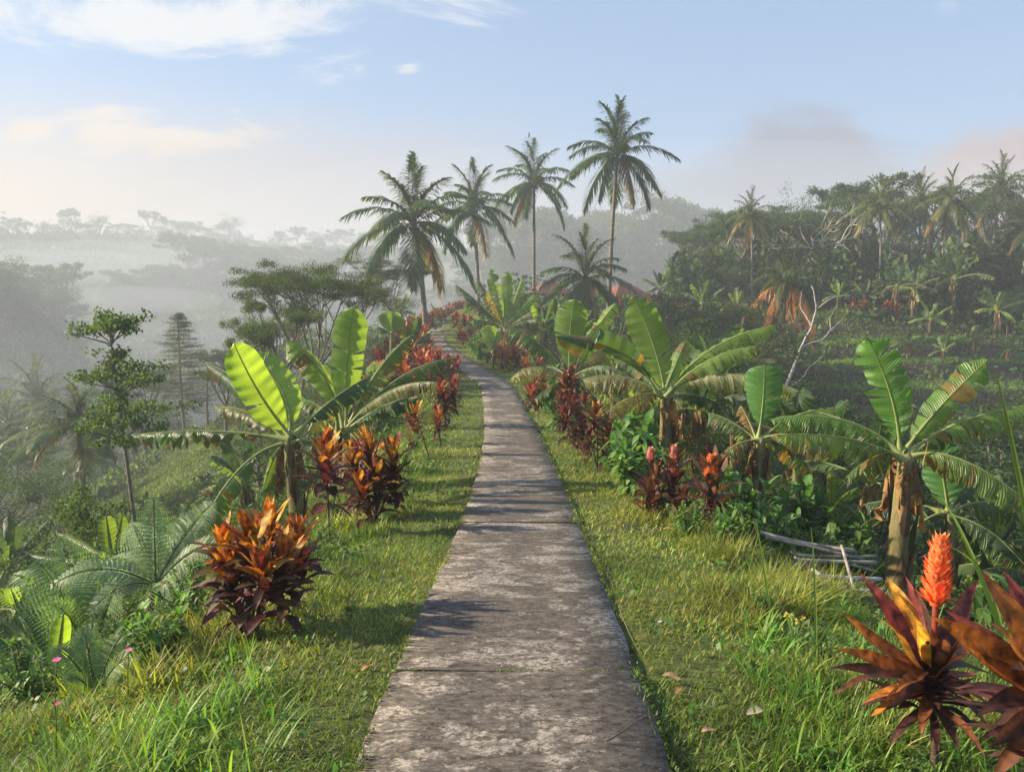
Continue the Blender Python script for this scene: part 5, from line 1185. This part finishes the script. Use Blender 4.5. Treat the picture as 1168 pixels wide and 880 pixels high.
# tall weed with pale yellow flower heads
def weed(px, d, top, label, col=(.6, .5, .08), n=5):
    b = ground(px, d); H = at(px, top, d)[2] - b[2]; t = thing('flowering_weed', label, 'weed', b); gs = G(); gl = G(); gf = G()
    for k in range(n):
        e = np.array([rs.randn() * .05, rs.randn() * .05, H * rs.uniform(.75, 1.)]); p = bez(np.zeros(3), np.array([0, 0, e[2] * .5]), e, 8); tube(gs, p, .003, 5, (.14, .2, .05)); m_ = 12; i = rs.randint(1, 7, m_)
        blades(gl, p[i], rdir(m_, .6), rs.uniform(.03, .06, m_), .012, .3, 3, jit((.14, .24, .06), m_), fold=.2)
        gf = G(); m_ = 9; blades(gf, np.repeat(e[None], m_, 0), rdir(m_, .8), .018, .010, 0, 2, jit(col, m_, .2, .1), prof=lambda t: np.array([.6, 1, .6])); part('flower', gf.mesh('weed_flower', M['flower']), t)
    part('stems', gs.mesh('weed_stems', M['bark']), t); part('leaves', gl.mesh('weed_leaves', M['fern']), t)
weed(905, 3.9, 695, 'upright weed with pale yellow green flower heads in the right verge', (.55, .5, .1)); weed(868, 4.2, 712, 'smaller weed left of the yellow headed weed'); weed(897, 4.6, 680, 'thin weed with an orange flower at the edge of the right slope', (.8, .3, .03), 2)
def bloom(px, py, d, label, col, s=.02, stem=True):
    b = ground(px, d); c = at(px, py, d) - b; t = thing('small_flower', label, 'flower', b); g = G(); m_ = 7; a = np.linspace(0, 6.28, m_, endpoint=False)
    blades(g, np.repeat(c[None], m_, 0), np.stack([np.cos(a), np.sin(a) - .4, .35 + 0 * a], 1), s, s * .8, .2, 3, jit(col, m_, .1, .06), prof=lambda t: np.array([.4, 1, .95, .4])); part('petals', g.mesh('petals', M['flower']), t)
    g = G(); tube(g, bez(np.zeros(3), np.array([0, 0, c[2] * .6]), c, 6), .0025, 5, (.12, .18, .05)); part('stem', g.mesh('flower_stem', M['bark']), t)
bloom(65, 752, 3.3, 'larger pink flower near the left edge above the grass', (.75, .16, .42)); bloom(147, 741, 3.5, 'pair of pink petals in the middle of the left foreground grass', (.8, .25, .5), .018); bloom(66, 802, 2.9, 'lowest pink flower at the left edge', (.75, .16, .42), .012); bloom(188, 668, 4.4, 'pale pink flower on a tall stem below the big fern', (.8, .45, .45), .014)
bloom(879, 691, 4.7, 'orange red flower on a thin stem at the right slope edge', (.8, .12, .03), .016)
# broad single grass blades sticking up at the right
def reed(px, d, tip, bend, label, w=.02, col=(.17, .26, .05)):
    b = ground(px, d); g = G(); P0 = np.zeros(3); P1 = at(*bend) - b; P2 = at(*tip) - b; n = 16; p = bez(P0, P1, P2, n); T = nrm(np.gradient(p, axis=0)); S = nrm(np.cross(T, np.array([.2, 1, .1]))); w_ = (w * (1 - np.linspace(0, 1, n) ** 2.5) * .5 + .0008)[:, None]
    V = np.stack([p - S * w_, p + np.array([0, 1, 0]) * w_ * .5, p + S * w_], 1).reshape(-1, 3); i = np.arange(n - 1)[:, None] * 3 + np.arange(2)[None]; Q = np.stack([i, i + 1, i + 4, i + 3], -1).reshape(-1, 4); g.add(V, Q, col)
    tagone('grass_stalk', g.mesh('grass_stalk', M['grass'], True), label, 'grass stalk', b)
reed(1230, 2.6, (1134, 420, 2.6), (1165, 520, 2.6), 'tall single reed leaf rising at the right edge', .022)
reed(1200, 2.7, (1070, 562, 2.8), (1130, 640, 2.7), 'long green blade crossing behind the orange flower spike')
reed(1140, 3.2, (1080, 622, 3.4), (1165, 650, 3.3), 'arching green blade right of the orange flower spike', .014)
reed(880, 4.4, (862, 590, 4.4), (870, 640, 4.4), 'upright green blade on the right slope left of the bamboo rack', .012)
reed(930, 3.6, (925, 600, 3.7), (932, 670, 3.7), 'upright green blade in front of the bamboo rack', .012)
reed(880, 2.7, (1010, 640, 2.8), (905, 735, 2.7), 'long thin blade leaning right in front of the bamboo rack', .010)
reed(740, 3.5, (705, 690, 3.6), (715, 720, 3.5), 'dry bent stalk at the right edge of the path', .006, (.3, .25, .12))

# ------------------------------------------------------------------ broken bamboo rack on the right slope
def rack():
    b = ground(930, 6.0); t = thing('bamboo_rack', 'broken rack of weathered whitish bamboo poles lying on the right slope', 'rack', b)
    def pole(p, q, r_=.022, col=(.27, .25, .215)):
        r_ = r_ * .75
        p = (p[0], p[1], p[2] * 1.06); q = (q[0], q[1], q[2] * 1.06)
        g = G(); a_ = at(*p) - b; c_ = at(*q) - b; n = 10; tt = np.linspace(0, 1, n)[:, None]; pts = a_ * (1 - tt) + c_ * tt; pts[:, 2] += .012 * np.sin(tt[:, 0] * PI) * rs.randn(); tube(g, pts, r_ * (1 + .16 * (np.arange(n) % 3 == 0)), 8, np.array(col) * rs.uniform(.75, 1.15) * (1 - .45 * (np.arange(n) % 3 == 0))[:, None] * np.ones((n, 3))); part('pole', g.mesh('bamboo_pole', M['wood'], True), t)
    pole((866, 607, 6.3), (975, 628, 6.2), .028, (.33, .30, .26)); pole((872, 612, 6.2), (985, 638, 6.1), .022); pole((902, 632, 6.0), (1000, 634, 6.2), .02); pole((905, 638, 5.9), (1000, 641, 6.0), .022); pole((930, 656, 5.6), (1005, 660, 5.8), .022, (.5, .49, .47)); pole((934, 669, 5.5), (1010, 672, 5.6), .022, (.5, .49, .47)); pole((938, 664, 5.55), (1000, 664, 5.7), .016)
    pole((902, 629, 6.1), (932, 668, 5.5), .018, (.30, .27, .22)); pole((960, 622, 6.2), (975, 676, 5.5), .018, (.30, .27, .22)); pole((925, 648, 5.7), (948, 672, 5.4), .02, (.55, .55, .56)); pole((950, 640, 6.0), (1000, 652, 6.0), .018, (.36, .33, .3))
    for (x0, y0, x1, y1, dd) in ((955, 680, 1010, 700, 5.4), (908, 640, 930, 655, 5.8)):
        g = G(); a_ = at(x0, y0, dd) - b; c_ = at(x1, y1, dd) - b
        V = [a_ + np.array([0, 0, 0]), np.array([c_[0], a_[1], a_[2]]), c_ + np.array([0, .1, 0]), np.array([a_[0], c_[1] + .1, c_[2]])]; V += [v - ZU * .015 for v in V]
        g.add(V, [[0, 1, 2, 3], [4, 5, 6, 7], [0, 1, 5, 4], [1, 2, 6, 5], [2, 3, 7, 6], [3, 0, 4, 7]], (.25, .22, .19))
        part('board', g.mesh('rack_board', M['wood']), t)
rack()

# ------------------------------------------------------------------ fallen leaves and twigs
def fallen(px, py, s, col, label, rz=0):
    # on the ground below that pixel
    d = np.linspace(2, 14, 600); P = np.array([at(px, py, q) for q in d]); i = int(np.argmax(P[:, 2] < height(P[:, 0], P[:, 1]) + .02)); b = P[i]; b[2] = hz(b[0], b[1]) + (.03 if abs(b[0] - cxf(b[1])) < PW else .035)
    g = G(); blades(g, np.zeros(3), np.array([math.cos(rz), math.sin(rz), .25]), s, s * .5, .25, 6, col, prof=lanc, fold=.45, wav=.03, tipcol=np.array(col) * .7)
    tagone('fallen_leaf', g.mesh('fallen_leaf', M['dry'], True), label, 'fallen leaf', b, group='fallen leaves')
TAN = (.42, .27, .16)
for (px, py, s, c, lb, rz) in [(703, 598, .10, TAN, 'tan fallen leaf on the right verge level with the path joint', .3), (756, 605, .11, (.5, .28, .17), 'pinkish fallen leaf on the grass below the spiked crotons', -.2), (775, 780, .09, TAN, 'curled tan leaf in the grass right of the near slab joint', 2.6), (852, 820, .10, (.55, .48, .36), 'large pale dead leaf in the right foreground grass', .4),
                               (1000, 850, .14, (.45, .32, .2), 'crumpled brown leaf at the foot of the foreground croton', .8), (1030, 858, .10, (.25, .13, .08), 'dark curled leaf beside the crumpled brown one', 0), (750, 714, .05, (.6, .62, .62), 'small white leaf scrap on the right verge', .5), (770, 796, .07, (.4, .2, .1), 'small reddish leaf below the curled tan leaf', 1.), (522, 630, .09, TAN, 'tan leaf stalk on the left path edge', -.1), (412, 768, .07, (.45, .25, .12), 'brown leaf on the left path edge', .9),
                               (800, 838, .06, TAN, 'tiny tan leaf in the right foreground grass', .2), (980, 720, .07, (.7, .2, .08), 'orange leaf caught in the weeds near the bamboo rack', .2), (640, 838, .0, TAN, '', 0)]:
    if s: fallen(px, py, s, c, lb, rz)
def twig(a_, b_, label):
    def gp_(p):
        d = np.linspace(2, 14, 800); P = np.array([at(p[0], p[1], q) for q in d]); i = int(np.argmax(P[:, 2] < zpf(P[:, 1]) + .03)); return P[i]
    p, q = gp_(a_), gp_(b_); n = 8; t = np.linspace(0, 1, n)[:, None]; pts = p * (1 - t) + q * t; pts[:, 2] = zpf(pts[:, 1]) + .036; pts[:, 0] += .008 * np.sin(t[:, 0] * 7); g = G(); tube(g, pts - p, .003, 5, (.12, .08, .06)); tagone('twig', g.mesh('twig', M['bark']), label, 'twig', p)
twig((692, 848), (743, 814), 'longer thin twig on the near concrete slab'); twig((722, 828), (752, 822), 'short twig crossing the longer one on the near slab'); twig((528, 660), (540, 655), 'thin twig on the left edge of the second slab')
twig((505, 632), (534, 632), 'tan stalk lying across the left edge of the path')

# ------------------------------------------------------------------ houses on the ridge
def house(label, px, d, w, dp, hw_, roofh, rz, roofc=(.30, .075, .05), wallc=(.5, .48, .44), lift=0.):
    b = ground(px, d) + ZU * lift; t = thing('house', label, 'house', b, rz, group='red roofed houses on the ridge')
    def box(g, x0, x1, y0, y1, z0, z1, c):
        V = [(x, y, z) for z in (z0, z1) for x, y in ((x0, y0), (x1, y0), (x1, y1), (x0, y1))]; g.add(V, [[3, 2, 1, 0], [4, 5, 6, 7], [0, 1, 5, 4], [1, 2, 6, 5], [2, 3, 7, 6], [3, 0, 4, 7]], c)
    g = G(); box(g, -w / 2, w / 2, -dp / 2, dp / 2, -1, hw_, wallc); part('wall', g.mesh('house_wall', M['wood']), t)
    g = G(); ov = .6; rl = w * .22; nrow = 14
    # hipped roof of tile courses
    A_ = np.array([[-w / 2 - ov, -dp / 2 - ov, hw_], [w / 2 + ov, -dp / 2 - ov, hw_], [w / 2 + ov, dp / 2 + ov, hw_], [-w / 2 - ov, dp / 2 + ov, hw_]]); B_ = np.array([[-rl, -.05, hw_ + roofh], [rl, -.05, hw_ + roofh], [rl, .05, hw_ + roofh], [-rl, .05, hw_ + roofh]])
    for k in range(nrow):
        q0, q1 = k / nrow, (k + 1) / nrow; a0 = A_ * (1 - q0) + B_ * q0 + ZU * .05; a1 = A_ * (1 - q1) + B_ * q1
        for i in range(4):
            j = (i + 1) % 4; g.add([a0[i], a0[j], a1[j], a1[i]], [[0, 1, 2, 3]], np.array(roofc) * rs.uniform(.8, 1.15)); g.add([a0[i], a0[j], a0[j] - ZU * .06, a0[i] - ZU * .06], [[0, 1, 2, 3]], np.array(roofc) * .7)
    rf = part('roof', g.mesh('house_roof', M['wood']), t); g = G(); tube(g, np.array([[-rl, 0, hw_ + roofh + .03], [rl, 0, hw_ + roofh + .03]]), .12, 8, np.array(roofc) * .8); part('ridge_cap', g.mesh('roof_ridge_cap', M['wood']), rf)
    for x in (-w * .25, w * .25):
        g = G(); box(g, x - .5, x + .5, -dp / 2 - .04, -dp / 2 - .003, 1., 2.1, (.06, .05, .045)); wn = part('window', g.mesh('house_window', M['wood']), t); g = G(); box(g, x - .58, x + .58, -dp / 2 - .07, -dp / 2 - .042, .9, 1.0, (.35, .3, .25)); part('sill', g.mesh('window_sill', M['wood']), wn)
    g = G(); box(g, -.45, .45, -dp / 2 - .05, -dp / 2 - .003, 0, 2.1, (.14, .07, .04)); part('door', g.mesh('house_door', M['wood']), t)
house('small white house with a red tiled roof right of the tallest palm trunk', 712, 74, 3.0, 3.4, 2.0, 1.2, .3, (.24, .10, .07), (.55, .55, .55), -.6)
house('wide red roofed house behind the short dark palm', 672, 84, 3.6, 4, 2.0, 1.3, -.1, (.19, .07, .055), lift=-.6)
house('low red roofed house between the two middle palm trunks', 626, 84, 3.0, 4, 2.1, 1.3, .2, (.19, .08, .06), lift=-.5)

# ------------------------------------------------------------------ far forest
def far_forest():
    g = G(); n = 420000; th = np.radians(rs.uniform(-44, 44, n)); r = np.exp(rs.uniform(math.log(100), math.log(560), n)); x = r * np.sin(th); y = r * np.cos(th)
    hn = fbm(x * .06 + 9, y * .06, 3); h2 = vnoise(x * .21, y * .21); cell = (np.clip(hn - .25, 0, 1) * 12 + 4.5 * h2) * np.where((th > -.16) & (r > 170) & (r < 290), .16, .6)
    z = height(x, y) + cell * rs.rand(n) ** .35; s = r * .0042 * (.6 + .8 * rs.rand(n)); hue = vnoise(x * .07, y * .07)[:, None]
    c = (np.array([.04, .065, .028]) * (1 - hue) + np.array([.065, .095, .035]) * hue) * (.6 + .8 * rs.rand(n, 1)); diamonds(g, np.stack([x, y, z], 1), rdir(n, .2), rdir(n, 1.), s * 1.5, s, c); return g
stuff('distant_forest', far_forest().mesh('distant_forest', M['tree']), 'continuous hazy forest canopy covering the valley sides and far ridges', 'forest')
LKT = [tree_kit(k, 10, 400 + i, dens=.35, lf=1.9) for i, k in enumerate(('round', 'tall', 'umbrella', 'column', 'round', 'tall'))]
FN = ['broadleaf_tree', 'tall_tree', 'umbrella_tree', 'slender_tree', 'broadleaf_tree', 'tall_tree']; FW = ['bushy', 'bare trunked', 'flat topped', 'narrow', 'round crowned', 'clumpy crowned']
def ridge_trees(n, px0, px1, r0, r1, h0, h1, lab_, grp, seed, ks=(0, 1, 3, 4, 5, 0, 3, 5, 4, 1, 2)):
    r = np.random.RandomState(seed); cnt = {}
    for i in range(n):
        px = px0 + (px1 - px0) * (i + r.rand()) / n; th = math.atan((px - 584) / F); rr = r.uniform(r0, r1); x, y = rr * math.sin(th), rr * math.cos(th); k = ks[r.randint(len(ks))]; H = r.uniform(h0, h1) * (1.25 if r.rand() < .12 else 1); s = H / 10
        cnt[k] = cnt.get(k, -1) + 1
        spawn(LKT[k], FN[k], f'{ordw(cnt[k])} {FW[k]} {lab_}', 'tree', (x, y, hz(x, y) - .5), r.rand() * 6.28, (s * 1.1, s * 1.1, s), grp)
ridge_trees(46, 540, 900, 205, 240, 14, 31, 'hazy tree from the left on the ridge behind the houses', 'trees on the central ridge', 1, (1, 5, 1, 5, 2, 3))
ridge_trees(24, 470, 620, 150, 230, 11, 16, 'pale tree from the left behind the ridge palms', 'trees behind the ridge palms', 2)
ridge_trees(95, 125, 480, 318, 350, 9, 23, 'misty tree from the left on the second left ridge', 'trees on the second left ridge', 3)
ridge_trees(36, -60, 125, 215, 245, 7, 17, 'misty tree from the left on the left edge spur', 'trees on the left spur', 4)
ridge_trees(75, -60, 480, 500, 525, 7, 18, 'faint tree from the left on the farthest ridge', 'trees on the farthest ridge', 5)
ridge_trees(30, -40, 330, 85, 150, 8, 13, 'grey tree from the left on the misty valley floor', 'trees in the misty valley', 6)
# three landmark trees on the central ridge
for px, d, ty, k, lb in [(735, 215, 226, 2, 'great domed flat topped tree on the central hazy ridge'), (788, 220, 234, 1, 'tall clumped tree right of the domed tree on the central ridge'), (690, 225, 240, 1, 'tall tree left of the domed tree on the central ridge'), (765, 222, 236, 5, 'thin tree between the domed tree and the tall clumped one')]:
    b = ground(px, d); H = at(px, ty, d)[2] - b[2]; s = H / 10; spawn(LKT[k], FN[k], lb, 'tree', b, 1., (s * .7, s * .7, s), None)

# ------------------------------------------------------------------ haze
def volmat(name, dens, col=(1, 1, 1), aniso=.35):
    m, t, n, l = mat(name); v = n('ShaderNodeVolumePrincipled'); v.inputs['Density'].default_value = dens; v.inputs['Color'].default_value = (*col, 1); v.inputs['Anisotropy'].default_value = aniso
    o = n('ShaderNodeOutputMaterial'); l(v.outputs[0], o.inputs['Volume']); return m
def boxmesh(name, lo, hi, m_):
    me = bpy.data.meshes.new(name); (a, b_, c), (d_, e, f) = lo, hi
    me.from_pydata([(a, b_, c), (d_, b_, c), (d_, e, c), (a, e, c), (a, b_, f), (d_, b_, f), (d_, e, f), (a, e, f)], [], [(3, 2, 1, 0), (4, 5, 6, 7), (0, 1, 5, 4), (1, 2, 6, 5), (2, 3, 7, 6), (3, 0, 4, 7)]); me.materials.append(m_); return me
def mist(label, c, r, dens):
    bm = bmesh.new(); bmesh.ops.create_icosphere(bm, subdivisions=4, radius=1); me = bpy.data.meshes.new('mist_bank')
    for v in bm.verts:
        k = 1 + .10 * math.sin(v.co.x * 5 + c[0]) * math.cos(v.co.y * 4 + c[1]); v.co = (v.co.x * r[0] * k, v.co.y * r[1] * k, v.co.z * r[2])
    bm.to_mesh(me); bm.free()
    for p in me.polygons: p.use_smooth = True
    me.materials.append(volmat('mist_air', dens, (.72, .76, .82), .0)); o = stuff('mist_bank', me, label, 'mist'); o.location = c
mist('thick pale morning mist lying in the deep valley at left', (-170, 190, -30), (165, 130, 26), .0012)
mist('thin mist in front of the farthest ridges at left', (-230, 400, -8), (300, 100, 36), .0024)
mist('blue grey mist between the ridge palms and the central wooded ridge', (40, 165, 2), (150, 60, 30), .0022)
mist('bright wisp of mist under the second left ridge', (-137, 262, -2), (34, 11, 5), .011)
mist('pale mist pocket between the left spur and the farthest ridge', (-215, 335, 12), (70, 24, 8), .006)
HZ = boxmesh('haze', (-1700, -1600, -60), (1700, 1700, 56), volmat('haze_air', HAZE_D, (.67, .715, .775), .1))
stuff('haze', HZ, 'pale morning haze filling the air between the hills', 'haze')
